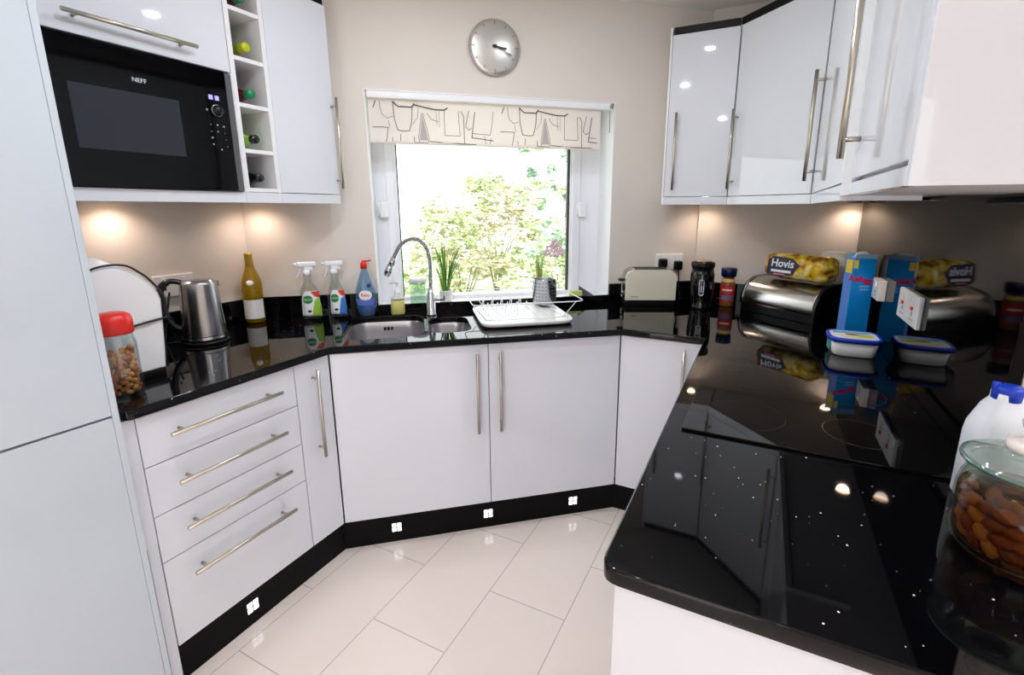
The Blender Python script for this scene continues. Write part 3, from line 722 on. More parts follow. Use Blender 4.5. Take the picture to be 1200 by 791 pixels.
# spray and washing-up bottles: lofted ovals
def loft(bm, secs, n=32, mi=0, e=2.4, cap=True):
    rings = []
    for (z, rx, ry, cx) in secs:
        L = []
        for i in range(n):
            a = 2*PI*i/n; c_, s_ = math.cos(a), math.sin(a)
            L.append(bm.verts.new((cx+rx*math.copysign(abs(c_)**(2/e), c_), ry*math.copysign(abs(s_)**(2/e), s_), z)))
        rings.append(L)
    for a, c_ in zip(rings, rings[1:]): bridge(bm, a, c_, mi)
    if cap:
        for q in (rings[0], rings[-1]): f = bm.faces.new(q); f.material_index = mi
def secat(secs, z):
    for a, c_ in zip(secs, secs[1:]):
        if a[0] <= z <= c_[0]:
            t = (z-a[0])/(c_[0]-a[0]+1e-9); return [a[i]*(1-t)+c_[i]*t for i in range(4)]
    return secs[-1]
def spt(secs, x, z, off, e=2.4):     # front (-y) surface point at local x, z
    _, rx, ry, cx = secat(secs, z); u = max(-.995, min(.995, (x-cx)/rx))
    return Vector((x, -(ry*(1-abs(u)**e)**(1/e)+off), z))
def decal(bm, secs, poly, off, mi=0, k=5):
    """polygon in (x, z) wrapped on the front as rows"""
    zs = [p[1] for p in poly]; z0, z1 = min(zs), max(zs); rows = []
    m = 14
    for j in range(m+1):
        z = z0+(z1-z0)*(j+.0)/m; z = min(max(z, z0+1e-5), z1-1e-5); xs = []
        for a, c_ in zip(poly, poly[1:]+poly[:1]):
            if (a[1]-z)*(c_[1]-z) < 0: xs.append(a[0]+(c_[0]-a[0])*(z-a[1])/(c_[1]-a[1]))
        if len(xs) < 2: continue
        xs.sort(); rows.append([bm.verts.new(spt(secs, xs[0]+(xs[-1]-xs[0])*i/k, z, off)) for i in range(k+1)])
    for a, c_ in zip(rows, rows[1:]):
        for i in range(k): f = bm.faces.new((a[i], a[i+1], c_[i+1], c_[i])); f.smooth = True; f.material_index = mi
def ell(cx, cz, rx, rz, n=20): return [(cx+rx*math.cos(2*PI*i/n), cz+rz*math.sin(2*PI*i/n)) for i in range(n)]
LBW = mat('label_white', (240, 242, 244), .5); LBG = mat('label_green', (20, 128, 62), .5); LBR = mat('label_red', (226, 56, 40), .5)
LBY = mat('label_lime', (150, 196, 60), .5); LBB = mat('label_blue', (60, 128, 206), .5); INK = mat('label_ink', (24, 34, 40), .6)
def spray(label, w, n, sw, accent, liquid, rz):
    o = thing('spray_bottle', label, 'spray bottle', WP(w, n, ZT), WA+rz)
    secs = [(.0, .040*sw, .026, 0), (.006, .043*sw, .029, 0), (.06, .047*sw, .031, .002), (.10, .044*sw, .030, 0), (.135, .040*sw, .028, -.003), (.158, .030*sw, .024, -.005), (.176, .017, .016, -.006), (.205, .0145, .0145, -.006), (.215, .0145, .0145, -.006)]
    bm = nbm(); loft(bm, secs); obj('bottle', bm, liquid, o)
    bm = nbm()
    lb = [(-.037*sw, .018), (.043*sw, .016), (.044*sw, .06), (.038*sw, .105), (.036*sw, .138), (-.02*sw, .138), (-.034*sw, .11), (-.036*sw, .07)]
    decal(bm, secs, lb, .0006, 0)
    decal(bm, secs, [(.004, .018), (.0425*sw, .017), (.0435*sw, .06), (.037*sw, .105), (.020*sw, .10), (.010, .06)], .0009, 1)
    decal(bm, secs, [(.004, .136), (.036*sw, .136), (.038*sw, .108), (.020*sw, .112)], .0012, 2)
    decal(bm, secs, ell(-.010, .100, .021*sw, .020), .0012, 3)
    decal(bm, secs, ell(-.006, .046, .009, .006, 8), .0012, 4)
    lo = obj('label', bm, [LBW, accent, LBR, LBG, INK], o)
    bm = nbm(); text_bm('Dettol', .0135, T(-.010, -.0335, .101) @ UPR, bm); obj('lettering', bm, LBW, lo)
    bm = nbm()
    cyl(bm, (-.006, 0, .206), (-.006, 0, .232), .016, .0155, 20)
    box(bm, (-.046, -.011, .245), (.036, .011, .270), bev=.008, seg=3); box(bm, (-.018, -.010, .228), (.022, .010, .252), bev=.006)
    cyl(bm, (-.046, 0, .258), (-.058, 0, .258), .008, .0075, 14)
    obj('spray_head', bm, CLEARW, o)
    bm = nbm(); tube(bm, smoothpts([(-.026, 0, .248), (-.034, 0, .232), (-.040, 0, .212), (-.050, 0, .198)]), .0045, 8); obj('trigger', bm, CLEARW, o)
CLEARW = mat('white_sprayer', (240, 240, 244), .35)
spray('clear spray bottle with green and red label, next to the wine bottle', -.476, 2.345, 1.0, LBY, clear('clear_spray_a', (238, 240, 238), .07, .06), R(6))
spray('spray bottle with blue and red label, between the green spray and washing-up liquid', -.362, 2.36, .86, LBB, clear('clear_spray_b', (236, 240, 240), .07, .06), R(4))
fy = thing('washing_up_bottle', 'blue washing-up liquid bottle with red cap left of the sink', 'bottle', WP(-.236, 2.372, ZT), WA)
fs_ = [(.0, .034, .024, 0), (.006, .038, .027, 0), (.04, .047, .031, 0), (.085, .051, .032, 0), (.13, .044, .029, 0), (.17, .032, .024, 0), (.205, .020, .018, 0), (.222, .014, .014, 0), (.228, .0135, .0135, 0)]
bm = nbm(); loft(bm, fs_, e=2.1); obj('bottle', bm, clear('blue_liquid', (206, 228, 243), .06, .05, .12, (150, 196, 232)), fy)
bm = nbm(); loft(bm, [(.004, .033, .022, 0), (.04, .044, .028, 0), (.050, .046, .0285, 0), (.052, .02, .01, 0)], e=2.1); obj('liquid', bm, mat('deep_blue_liquid', (22, 84, 168), .15), fy)
bm = nbm(); decal(bm, fs_, ell(0, .105, .030, .024), .0008, 0); decal(bm, fs_, [(-.036, .056), (.036, .056), (.044, .088), (-.044, .088)], .0008, 1); decal(bm, fs_, ell(.018, .150, .010, .010, 12), .0009, 2)
lo = obj('label', bm, [LBW, mat('label_violet', (96, 110, 196), .5), mat('label_navy', (18, 52, 110), .5)], fy)
bm = nbm(); text_bm('Fairy', .020, T(0, -.0335, .106) @ UPR, bm, bold=.0004); obj('lettering', bm, LBR, lo)
bm = nbm(); lathe(bm, [(.0, .268), (.006, .268), (.009, .262), (.014, .256), (.0155, .250), (.0155, .228), (0, .228)], 20); cyl(bm, (.0, 0, .262), (.034, -.004, .268), .0045, .003, 10); obj('cap', bm, RED, fy)
# soap dispenser
sd = thing('soap_dispenser', 'pump bottle of pale yellow hand soap behind the sink', 'soap dispenser', WP(-.092, 2.383, ZT), WA)
bm = nbm(); loft(bm, [(0, .030, .022, 0), (.004, .033, .025, 0), (.066, .033, .025, 0), (.069, .031, .023, 0)], e=3); obj('soap', bm, mat('yellow_soap', (214, 208, 120), .3), sd)
bm = nbm(); loft(bm, [(.069, .033, .025, 0), (.082, .032, .024, 0), (.094, .022, .018, 0), (.10, .013, .013, 0), (.108, .012, .012, 0)], e=2.6); obj('shoulder', bm, clear('soap_clear', (246, 246, 244), .07, .05, .25), sd)
bm = nbm(); lathe(bm, [(.0145, .104), (.0145, .120), (.006, .122), (.0045, .150), (.010, .152), (.010, .163), (0, .164)], 18); cyl(bm, (0, 0, .157), (-.034, -.008, .153), .0045, .0035, 10); obj('pump', bm, WHITEP, sd)

# dish rack
rk = thing('dish_rack', 'white wire dish drainer on a white tray right of the sink', 'dish rack', WP(.475, 2.16, ZT), WA)
bm = nbm(); loft(bm, [(.004, .200, .188, 0), (.008, .208, .196, 0), (.022, .212, .200, 0), (.024, .210, .198, 0)], n=48, e=8); obj('tray', bm, WHITED, rk)
bm = nbm()
for sx in (-1, 1):
    for sy in (-1, 1): box(bm, (sx*.18-.012, sy*.17-.012, 0), (sx*.18+.012, sy*.17+.012, .006), bev=.002)
obj('feet', bm, BLACK, rk)
WIRE = mat('white_wire', (236, 238, 242), .3)
bm = nbm()
base = [Vector((p[0], p[1], .034)) for p in rrect(0, 0, .188, .172, .03, 4)]; rim = [Vector((p[0], p[1], .108)) for p in rrect(0, .0, .248, .205, .04, 4)]
tube(bm, base, .0024, 6, closed=True); tube(bm, rim, .0026, 6, closed=True)
for i in range(0, len(base), 5): tube(bm, [base[i], rim[i]], .002, 6)
for i in range(7):
    x = -.16+.32*i/6; cyl(bm, (x, -.172, .034), (x, .172, .034), .002, n=6)
for i in range(5):
    x = -.17+i*.045
    tube(bm, smoothpts([(x, -.10, .034), (x+.004, -.08, .085), (x+.004, -.06, .085), (x, -.04, .034)], 4), .002, 6)
    tube(bm, smoothpts([(x, .04, .034), (x+.004, .06, .085), (x+.004, .08, .085), (x, .10, .034)], 4), .002, 6)
for sx in (-1, 1): tube(bm, [Vector((sx*.185, -.15, .026)), Vector((sx*.188, -.15, .034))], .003, 6)
obj('wire_basket', bm, WIRE, rk)
uh = thing('utensil_holder', 'perforated steel utensil holder behind the dish rack', 'utensil holder', WP(.632, 2.300, ZT+.0362), WA)
bm = nbm(); lathe(bm, [(0, 0), (.057, 0), (.060, .003), (.060, .124), (.061, .126), (.0585, .126), (.0575, .12), (.0575, .004), (0, .003)], 40); obj('cup', bm, STEEL, uh)
bm = nbm()
for r_ in range(6):
    for k in range(22):
        a = 2*PI*k/22; z = .022+r_*.017
        c_ = Vector((.0603*math.cos(a), .0603*math.sin(a), z)); cyl(bm, c_-Vector((math.cos(a), math.sin(a), 0))*.001, c_+Vector((math.cos(a), math.sin(a), 0))*.0004, .0028, n=8)
obj('perforations', bm, mat('hole_dark', (96, 98, 106), .6), uh)

# things on the window sill
ZS = OZ0+.004
def grass_plant(name, label, w, n, h, spread, nb, pot_rgb, cols, flower=None):
    o = thing(name, label, 'plant', WP(w, n, ZS), WA)
    bm = nbm(); lathe(bm, [(0, 0), (.028, 0), (.030, .003), (.036, .06), (.037, .066), (.033, .066), (.032, .058), (0, .056)], 24); obj('pot', bm, mat(name+'_pot', pot_rgb, .35), o)
    bm = nbm()
    for i in range(nb):
        a = random.uniform(0, 2*PI); L = h*random.uniform(.6, 1); s = spread*random.uniform(.15, 1); wd = random.uniform(.0022, .0042)
        P = [Vector((.016*math.cos(a), .016*math.sin(a), .055))]
        for t in (.35, .7, 1): P.append(P[0]+Vector((math.cos(a)*s*t**1.8, math.sin(a)*s*.5*t**1.8, L*(t-.12*t*t*s/spread))))
        sd_ = Vector((-math.sin(a), math.cos(a), 0)); sd_ = (sd_+Vector((.6, 0, 0))).normalized()
        pr = None
        for t, p in zip((1, 1, .7, .1), P):
            q = (bm.verts.new(p-sd_*wd*t), bm.verts.new(p+sd_*wd*t))
            if pr: f = bm.faces.new((pr[0], pr[1], q[1], q[0])); f.material_index = random.randrange(len(cols)) if False else i % len(cols)
            pr = q
    lv = obj('leaves', bm, [mat(name+'_leaf%d' % k, c_, .45) for k, c_ in enumerate(cols)], o)
    if flower:
        bm = nbm()
        for (x, y, z) in flower:
            for k in range(5):
                a = 2*PI*k/5+x*40
                icos(bm, (x+.014*math.cos(a), y-.004, z+.014*math.sin(a)), .011, .003, .011, 1)
        obj('blossom', bm, mat('blossom_pink', (236, 206, 214), .6), o)
        bm = nbm()
        tube(bm, smoothpts([(0, 0, .05), (.01, 0, .16), (.04, 0, .24), (.09, 0, .27)]), .002, 6); obj('stem', bm, mat('stem_green', (120, 150, 70), .6), o)
    return o
grass_plant('potted_grass', 'spiky green potted grass on the sill right of the tap', .150, 2.50, .30, .16, 50, (236, 236, 236), [(96, 150, 40), (150, 178, 60), (60, 112, 40)])
grass_plant('potted_orchid', 'pale pink flowering potted plant on the sill behind the utensil holder', .655, 2.52, .24, .10, 22, (232, 232, 228), [(150, 172, 80), (190, 190, 120)],
            [(.06, 0, .27), (.09, .01, .285), (.115, 0, .27), (.075, -.005, .245), (.10, 0, .245), (.13, .0, .25), (.05, 0, .25), (.09, 0, .30)])
jc = thing('candle_jar', 'pale green glass jar with white lid on the sill left of the tap neck', 'jar', WP(.010, 2.52, ZS), WA)
bm = nbm(); lathe(bm, [(0, .001), (.040, .001), (.043, .005), (.043, .105), (.040, .112), (.038, .112)], 32); obj('glass', bm, clear('pale_green_glass', (220, 238, 226), .08, .05, .25, (200, 226, 208)), jc)
bm = nbm(); lathe(bm, [(.042, .1125), (.045, .114), (.045, .128), (.040, .133), (0, .134)], 32); obj('lid', bm, WHITEP, jc)
bm = nbm(); box(bm, (-.045, -.012, 0), (.03, .012, .042), bev=.008, seg=3); tag(obj('sponge', bm, mat('sponge_lime', (206, 214, 130), .9, noise=.15, nscale=90), None, WP(.862, 2.462, ZS), (0, 0, WA)), 'lime yellow sponge at the right end of the window sill', 'sponge')
bm = nbm(); prism(bm, [(-.02, 0), (.075, 0), (-.018, .060)], -.007, .007, UPR @ Matrix.Identity(4)); tag(obj('scraper', bm, mat('grey_scraper', (84, 86, 92), .5), None, WP(.905, 2.500, ZS), (0, 0, WA)), 'dark grey wedge-shaped scraper beside the sponge on the sill', 'scraper')

# ------------------------------------------------------------------ toaster, grinder, coffee jar
ta = math.atan2(.118, .241)
to = thing('toaster', 'cream two-slice toaster with black base, right of the window', 'toaster', (-.634, 2.445, ZT), ta)
TW, TD = .268, .125
def arch(x0, x1, z0, z1, r):
    P = [(x0, z0), (x1, z0)]
    for i in range(9): a = R(90*i/8); P.append((x1-r+r*math.cos(a), z1-r+r*math.sin(a)))
    for i in range(9): a = R(90+90*i/8); P.append((x0+r+r*math.cos(a), z1-r+r*math.sin(a)))
    return P
XZ = Matrix(((1, 0, 0, 0), (0, 0, 1, 0), (0, 1, 0, 0), (0, 0, 0, 1)))
def slab(bm, P, y0, y1, bev=0., mi=0): prism(bm, P, y0, y1, XZ, mi, bev)
bm = nbm(); slab(bm, arch(.0, TW, .032, .193, .045), 0, .014, .003); slab(bm, arch(.0, TW, .032, .193, .045), TD-.014, TD, .003); obj('side_panel', bm, CREAM, to)
bm = nbm(); slab(bm, arch(.003, TW-.003, .032, .198, .045), .0145, TD-.0145, .004); obj('body', bm, STEEL, to)
bm = nbm(); box(bm, (.05, .030, .192), (TW-.05, .050, .1995)); box(bm, (.05, .074, .192), (TW-.05, .094, .1995)); obj('slots', bm, BLACK, to)
bm = nbm(); box(bm, (.004, .006, .0), (TW-.004, TD-.006, .032), bev=.004); obj('base', bm, BLACK, to)
bm = nbm(); box(bm, (-.028, .045, .128), (.002, .080, .142), bev=.004); obj('lever', bm, NAVYBLK, to)
bm = nbm(); lathe(bm, [(0, 0), (.012, 0), (.011, .010), (0, .010)], 18, T(-.0, .062, .065) @ Matrix.Rotation(-PI/2, 4, 'Y')); obj('dial', bm, STEEL, to)
bm = nbm(); text_bm('TOASTER' if False else 'breville', .011, T(.052, -.0003, .052) @ UPR, bm) if False else box(bm, (.03, -.0006, .049), (.072, .0, .054)); obj('maker_mark', bm, mat('mark_grey', (160, 152, 136), .4), to)
gr = thing('coffee_grinder', 'glossy black upright coffee grinder with silver oval window, right of the toaster', 'coffee grinder', (-.268, 2.567, ZT), R(6))
bm = nbm(); lathe(bm, [(0, 0), (.052, 0), (.054, .004), (.054, .02), (.050, .028), (.056, .06), (.060, .12), (.058, .18), (.052, .205), (0, .205)], 40); obj('body', bm, BLACKG, gr)
bm = nbm(); lathe(bm, [(.0525, .206), (.0525, .214), (.056, .216), (.058, .222), (.058, .238), (.054, .243), (0, .244)], 40); obj('lid', bm, BLACK, gr)
bm = nbm(); lathe(bm, [(.02, .2445), (.042, .2445), (.040, .249), (0, .250)], 32); obj('lid_cap', bm, mat('copper_cap', (190, 160, 120), .25, .7), gr)
bm = nbm()
ring_ = arch(-.011, .011, .078, .158, .0105); ring_ = [(p[0], p[1]) for p in rrect(0, .118, .011, .040, .0105, 5)]
tube(bm, [(p[0], -math.sqrt(.0605**2-p[0]**2)-.001, p[1]) for p in ring_], .003, 8, closed=True)
obj('gauge_frame', bm, CHROME, gr)
bm = nbm(); box(bm, (-.006, -.0612, .092), (.006, -.056, .125), bev=.003); obj('gauge_window', bm, mat('gauge_grey', (150, 152, 160), .3), gr)
cj = thing('coffee_jar', 'small glass jar with navy lid and red label beside the bread bin', 'jar', (-.150, 2.700, ZT), 0)
bm = nbm(); lathe(bm, [(0, .001), (.034, .001), (.037, .005), (.037, .12), (.033, .138), (.028, .15), (.028, .158), (0, .158)], 32); obj('jar_body', bm, mat('coffee_brown', (150, 96, 44), .12), cj)
bm = nbm(); patch(bm, .0378, -PI/2-1.3, -PI/2+1.3, .028, .118, mi=0); patch(bm, .0381, -PI/2-1.1, -PI/2+1.1, .075, .105, mi=1); patch(bm, .0381, -PI/2-.8, -PI/2+.8, .038, .062, mi=2); patch(bm, .0383, -PI/2-.7, -PI/2+.7, .086, .094, mi=3)
obj('label', bm, [mat('label_brick', (172, 60, 44), .5), mat('label_scarlet', (222, 44, 34), .5), mat('label_slate', (110, 110, 150), .5), LBW], cj)
bm = nbm(); patch(bm, .0345, -PI/2-1.2, -PI/2+1.2, .125, .148); obj('shoulder_label', bm, mat('label_peach', (240, 204, 130), .5), cj)
bm = nbm(); lathe(bm, [(.034, .158), (.038, .160), (.040, .198), (.038, .203), (0, .203)], 32); obj('lid', bm, NAVY, cj)

# ------------------------------------------------------------------ bread bin
BD = Vector((.782, -.623, 0)); ba = math.atan2(-.623, .782)
bb = thing('bread_bin', 'steel roll-top bread bin with black ends set across the right corner', 'bread bin', (-.083, 2.641, ZT), ba)
BL, BDp = .405, .243
def binprof(g=0.):
    P = [(.0+g, .040)]
    P += [(.000+g, .070), (.006+g, .095-g*.3), (.020+g*.8, .122-g*.6), (.045+g*.5, .147-g), (.080, .163-g), (.120, .170-g), (.19, .172-g), (BDp-.03, .168-g), (BDp-.008, .15-g), (BDp, .12), (BDp, .040)]
    return P
bm = nbm()
YZ = Matrix(((0, 0, 1, 0), (1, 0, 0, 0), (0, 1, 0, 0), (0, 0, 0, 1)))
A = [bm.verts.new((.016, y, z)) for y, z in binprof()]; B = [bm.verts.new((BL-.016, y, z)) for y, z in binprof()]
for i in range(len(A)-1): f = bm.faces.new((A[i], A[i+1], B[i+1], B[i])); f.smooth = True
bm.faces.new((A[0], A[-1], B[-1], B[0]))
obj('roll_lid', bm, mat('bin_steel', (206, 202, 200), .22, 1.), bb)
bm = nbm()
def binp2(g): return [(y+(-g if i < 5 else (g if i > 8 else 0)), z+(g if 2 < i < 10 else 0)) for i, (y, z) in enumerate(binprof())]
prism(bm, binp2(.003), 0, .016, YZ, 0); obj('end_cap', bm, mat('bin_black', (8, 10, 16), .3), bb)
bm = nbm(); prism(bm, binp2(.003), BL-.016, BL, YZ, 0); obj('end_cap', bm, bpy.data.materials['bin_black'], bb)
bm = nbm()
for x0 in (.011, BL-.020): 
    for q, s_ in zip(binp2(.004)[:9], binp2(.004)[1:9]): pass
tube(bm, [Vector((BL-.0155, y, z)) for y, z in binp2(.0025)[:10]], .003, 8); tube(bm, [Vector((.0155, y, z)) for y, z in binp2(.0025)[:10]], .003, 8)
obj('rim', bm, STEEL, bb)
bm = nbm(); box(bm, (.004, .003, 0), (BL-.004, BDp-.004, .0395), bev=.003); obj('base', bm, BLACK, bb)
# loaf on the bin
BM = T(-.083, 2.641, ZT) @ Matrix.Rotation(ba, 4, 'Z')
lf = thing('bread_loaf', 'bagged sliced loaf in yellow and black wrapper on top of the bread bin', 'bread', BM @ Vector((.240, .100, .1755)), ba)
lsec = []
for (x, s_) in ((-.155, .30), (-.150, .62), (-.135, .92), (-.05, 1.), (.06, 1.), (.125, .98), (.14, .85), (.150, .5), (.158, .25)):
    lsec.append((x*1.06, .064*s_, .062*s_))
bm = nbm(); rr_ = []
for (x, ry, rz2) in lsec:
    rr_.append([bm.verts.new((x+.004*math.sin(5*i), ry*math.copysign(abs(math.cos(2*PI*i/28))**.75, math.cos(2*PI*i/28)), 0.063+rz2*math.copysign(abs(math.sin(2*PI*i/28))**.75, math.sin(2*PI*i/28)))) for i in range(28)])
for a, c_ in zip(rr_, rr_[1:]): bridge(bm, a, c_)
bm.faces.new(rr_[0]); bm.faces.new(rr_[-1])
wrap = mat('loaf_wrapper', (206, 158, 30), .25); nt = wrap.node_tree; b = nt.nodes['Principled BSDF']
tc = nt.nodes.new('ShaderNodeTexCoord'); nz = nt.nodes.new('ShaderNodeTexNoise'); nz.inputs['Scale'].default_value = 22; nz.inputs['Detail'].default_value = 2
rp = nt.nodes.new('ShaderNodeValToRGB'); e_ = rp.color_ramp.elements
e_[0].position = .36; e_[0].color = (*lin((120, 84, 40)), 1); e_[1].position = .62; e_[1].color = (*lin((236, 214, 150)), 1)
q = e_.new(.45); q.color = (*lin((206, 158, 26)), 1); q = e_.new(.55); q.color = (*lin((224, 186, 40)), 1)
nt.links.new(tc.outputs['Object'], nz.inputs['Vector']); nt.links.new(nz.outputs['Fac'], rp.inputs['Fac']); nt.links.new(rp.outputs['Color'], b.inputs['Base Color'])
obj('wrapper', bm, wrap, lf)
bm = nbm(); P = [(x, z) for x, z in ((-.130, .03), (-.124, .092), (-.10, .110), (.0, .106), (.040, .076), (.008, .032), (-.06, .016))]
bm_v = [bm.verts.new((x, -.0655, z)) for x, z in P]; bm_w = [bm.verts.new((x, -.058, z)) for x, z in P]
bridge(bm, bm_v, bm_w, smooth=False); bm.faces.new(bm_v)
lo = obj('brand_panel', bm, mat('panel_plum', (40, 30, 66), .4), lf)
bm = nbm(); text_bm('Hovis', .052, T(-.048, -.0662, .078) @ UPR, bm, shear=.1, bold=.0010); text_bm('Best of Both', .014, T(-.052, -.0642, .043) @ UPR, bm) if False else box(bm, (-.105, -.0662, .036), (.0, -.0650, .048)); obj('lettering', bm, LBW, lo)
bm = nbm(); box(bm, (-.09, -.0662, .023), (-.03, -.0650, .030)); obj('stripe', bm, mat('stripe_rose', (214, 120, 140), .5), lo)
wp = thing('bread_packet', 'white-topped packet lying behind the loaf on the bread bin', 'bread', BM @ Vector((.320, .222, .1755)), ba)
bm = nbm(); loft(bm, [(0, .060, .020, 0), (.01, .066, .026, 0), (.10, .064, .026, 0), (.132, .058, .020, 0), (.138, .04, .008, 0)], e=3); obj('packet', bm, mat('packet_white', (250, 246, 240), .4), wp)

# cereal box
cx_a = math.atan2(.035, .083)
cb_ = thing('cereal_box', 'tall blue cereal box with pink lettering standing against the splashback', 'cereal box', (.324, 2.205, ZT), cx_a)
CB = mat('cereal_blue', (12, 146, 232), .4); CBS = mat('cereal_side', (96, 140, 220), .4)
bm = nbm(); box(bm, (0, 0, 0), (.086, .055, .320), bev=.001); obj('carton', bm, CB, cb_)
bm = nbm(); box(bm, (-.0005, .002, .004), (0, .05, .316)); lo = obj('side_print', bm, CBS, cb_)
bm = nbm(); box(bm, (-.0012, .006, .262), (-.0006, .046, .314)); box(bm, (0.001, -.0006, .282), (.017, 0, .314)); obj('yellow_flash', bm, mat('cereal_yellow', (240, 212, 60), .5), cb_)
bm = nbm(); text_bm("Kellogg's", .029, T(.040, -.0008, .238) @ Matrix.Rotation(R(8), 4, 'Y') @ UPR, bm, shear=.2, bold=.0012); obj('lettering', bm, mat('cereal_pink', (214, 24, 96), .5), cb_)
bm = nbm(); box(bm, (.032, -.0007, .208), (.070, 0, .214)); box(bm, (.036, -.0007, .196), (.070, 0, .202)); obj('small_print', bm, mat('cereal_pale', (120, 190, 240), .5), cb_)
bm = nbm()
for (x0, x1, y0, y1, a) in ((.0, .086, 0, .004, 28), (.0, .086, .051, .055, -24)):
    box(bm, (x0, y0-.001, 0), (x1, y0+.001, .020), T(0, 0, .320) @ T(0, y0, 0) @ Matrix.Rotation(R(a), 4, 'X') @ T(0, -y0, 0))
obj('flap', bm, mat('carton_inner', (150, 190, 230), .6), cb_)
bm = nbm(); loft(bm, [(.322, .036, .018, 0), (.332, .030, .012, .004), (.341, .022, .006, -.004), (.346, .010, .004, .006)], n=14); o = obj('inner_bag', bm, mat('bag_white', (226, 232, 240), .3), cb_); o.location = (.043, .027, 0)

# margarine tub
tb = thing('margarine_tub', 'white spread tub with blue-rimmed picture lid near the hob', 'tub', (.322, 1.984, ZT), R(2))
bm = nbm(); loft(bm, [(.001, .062, .058, 0), (.004, .066, .062, 0), (.052, .074, .070, 0)], n=40, e=4); obj('tub_body', bm, WHITEP, tb)
bm = nbm(); loft(bm, [(.0525, .079, .074, 0), (.0525, .081, .076, 0), (.064, .082, .077, 0), (.068, .080, .075, 0), (.0685, .074, .069, 0), (.0655, .072, .067, 0)], n=40, e=4); li = obj('lid', bm, mat('lid_blue', (20, 58, 190), .3), tb)
bm = nbm()
def flat(poly, z, mi):
    f = bm.faces.new([bm.verts.new((x, y, z)) for x, y in poly]); f.material_index = mi
flat(rrect(0, 0, .0715, .0665, .03, 5), .0662, 0); flat([(-.062, .02), (.064, .03), (.05, .055), (-.055, .055)], .0665, 1)
flat(ell(.005, -.014, .052, .038), .0667, 2); flat(ell(.036, -.004, .026, .022), .067, 3); flat(ell(-.004, .004, .022, .012), .0673, 4); flat(ell(-.002, .026, .012, .010), .0675, 5)
obj('lid_picture', bm, [mat('lid_white', (226, 232, 236), .4), mat('lid_sky', (70, 170, 214), .4), mat('lid_cream', (240, 226, 180), .4), mat('lid_lime', (190, 206, 90), .4), mat('lid_olive', (96, 104, 76), .4), mat('lid_peach', (232, 190, 160), .4)], li)
bm = nbm(); box(bm, (-.0745, -.03, .012), (-.0735, .03, .045), Matrix.Rotation(0, 4, 'Z')); obj('side_print', bm, mat('tub_teal', (60, 160, 170), .4), tb)

# milk bottle
mk = thing('milk_bottle', 'plastic milk bottle with blue cap behind the pickle jar', 'bottle', (.398, 1.032, ZT), R(10))
MILK = mat('milk_plastic', (232, 234, 240), .35)
bm = nbm(); loft(bm, [(0, .038, .036, 0), (.006, .042, .042, 0), (.13, .042, .042, 0), (.150, .040, .040, 0), (.19, .028, .028, 0), (.205, .020, .020, 0), (.218, .0195, .0195, 0)], n=36, e=3.4); obj('bottle', bm, MILK, mk)
bm = nbm(); lathe(bm, [(.0195, .2045), (.0215, .206), (.0215, .226), (.0195, .230), (0, .2305)], 30)
box(bm, (-.024, -.004, .222), (-.014, .004, .237), bev=.002); obj('cap', bm, BLUEP, mk)
bm = nbm(); tube(bm, smoothpts([(.020, .0, .195), (.038, .0, .185), (.047, .0, .16), (.047, .0, .125), (.042, .0, .10)]), .008, 10); obj('handle', bm, MILK, mk)
bm = nbm(); msec = [(0, .043, .043, 0), (.15, .043, .043, 0)]
decal(bm, msec, [(-.038, .03), (-.012, .03), (-.012, .055), (-.038, .055)], .0006, 0); decal(bm, msec, [(-.036, .07), (-.026, .07), (-.026, .076), (-.036, .076)], .0006, 1); obj('label', bm, [mat('milk_print_red', (170, 60, 80), .5), mat('milk_print_blue', (40, 50, 130), .5)], mk)
bm = nbm(); text_bm('MILK', .016, T(.010, -.0445, .115) @ UPR, bm) if False else box(bm, (.004, -.0445, .150-.012), (.026, -.0415, .150-.004)); obj('print', bm, bpy.data.materials['milk_print_blue'], mk)

mk.scale = (1, 1, .945)

# pickle jar
JX, JY, JR = .383, .880, .088
pj = thing('pickle_jar', 'large glass jar of brown pickled shallots with glass lid, right foreground', 'jar', (JX, JY, ZT), R(-66))
bm = nbm(); lathe(bm, [(0, .003), (.066, .001), (.080, .005), (.087, .018), (JR, .035), (JR, .098), (.084, .118), (.078, .130), (.076, .136), (.080, .142), (.080, .147), (.076, .149), (.073, .146), (.073, .138), (.075, .130), (.081, .117), (.085, .098), (.085, .036), (.082, .018), (.064, .006), (0, .007)], 56); obj('glass_body', bm, GLASSJ, pj)
bm = nbm(); lathe(bm, [(0, .0085), (.062, .0085), (.0805, .020), (.0838, .037), (.0838, .096), (.082, .104), (0, .104)], 48); obj('brine', bm, clear('brine_brown', (210, 160, 122), .0, .1, .0), pj)
bm = nbm(); lathe(bm, [(.072, .150), (.085, .1495), (.088, .153), (.086, .158), (.078, .164), (.05, .172), (.030, .176), (.030, .182), (.027, .182)], 48); li = obj('lid', bm, clear('lid_glass', (214, 228, 222), .16, .06, .18, (236, 240, 240)), pj)
bm = nbm(); lathe(bm, [(.085, .1498), (.0895, .1505), (.0905, .154), (.0895, .1575), (.0865, .1585)], 48); obj('rim', bm, clear('rim_glass', (150, 186, 178), .2, .03, .35, (120, 160, 150)), pj)
pj.scale = (.885, .885, .93)
bm = nbm(); lathe(bm, [(.024, .178), (.036, .1785), (.038, .186), (.036, .194), (.026, .197), (.014, .199), (.013, .210), (.021, .216), (.024, .226), (.020, .238), (0, .242)], 40); obj('knob', bm, mat('knob_ceramic', (238, 226, 220), .2, coat=.3), li)
SHA = mat('shallot_brown', (160, 112, 80), .28, noise=.22, nscale=30, coat=.3); SHB = mat('shallot_pale', (196, 172, 124), .28, noise=.2, nscale=30, coat=.3); SHC = mat('shallot_rust', (130, 78, 56), .28, noise=.2, nscale=30, coat=.3)
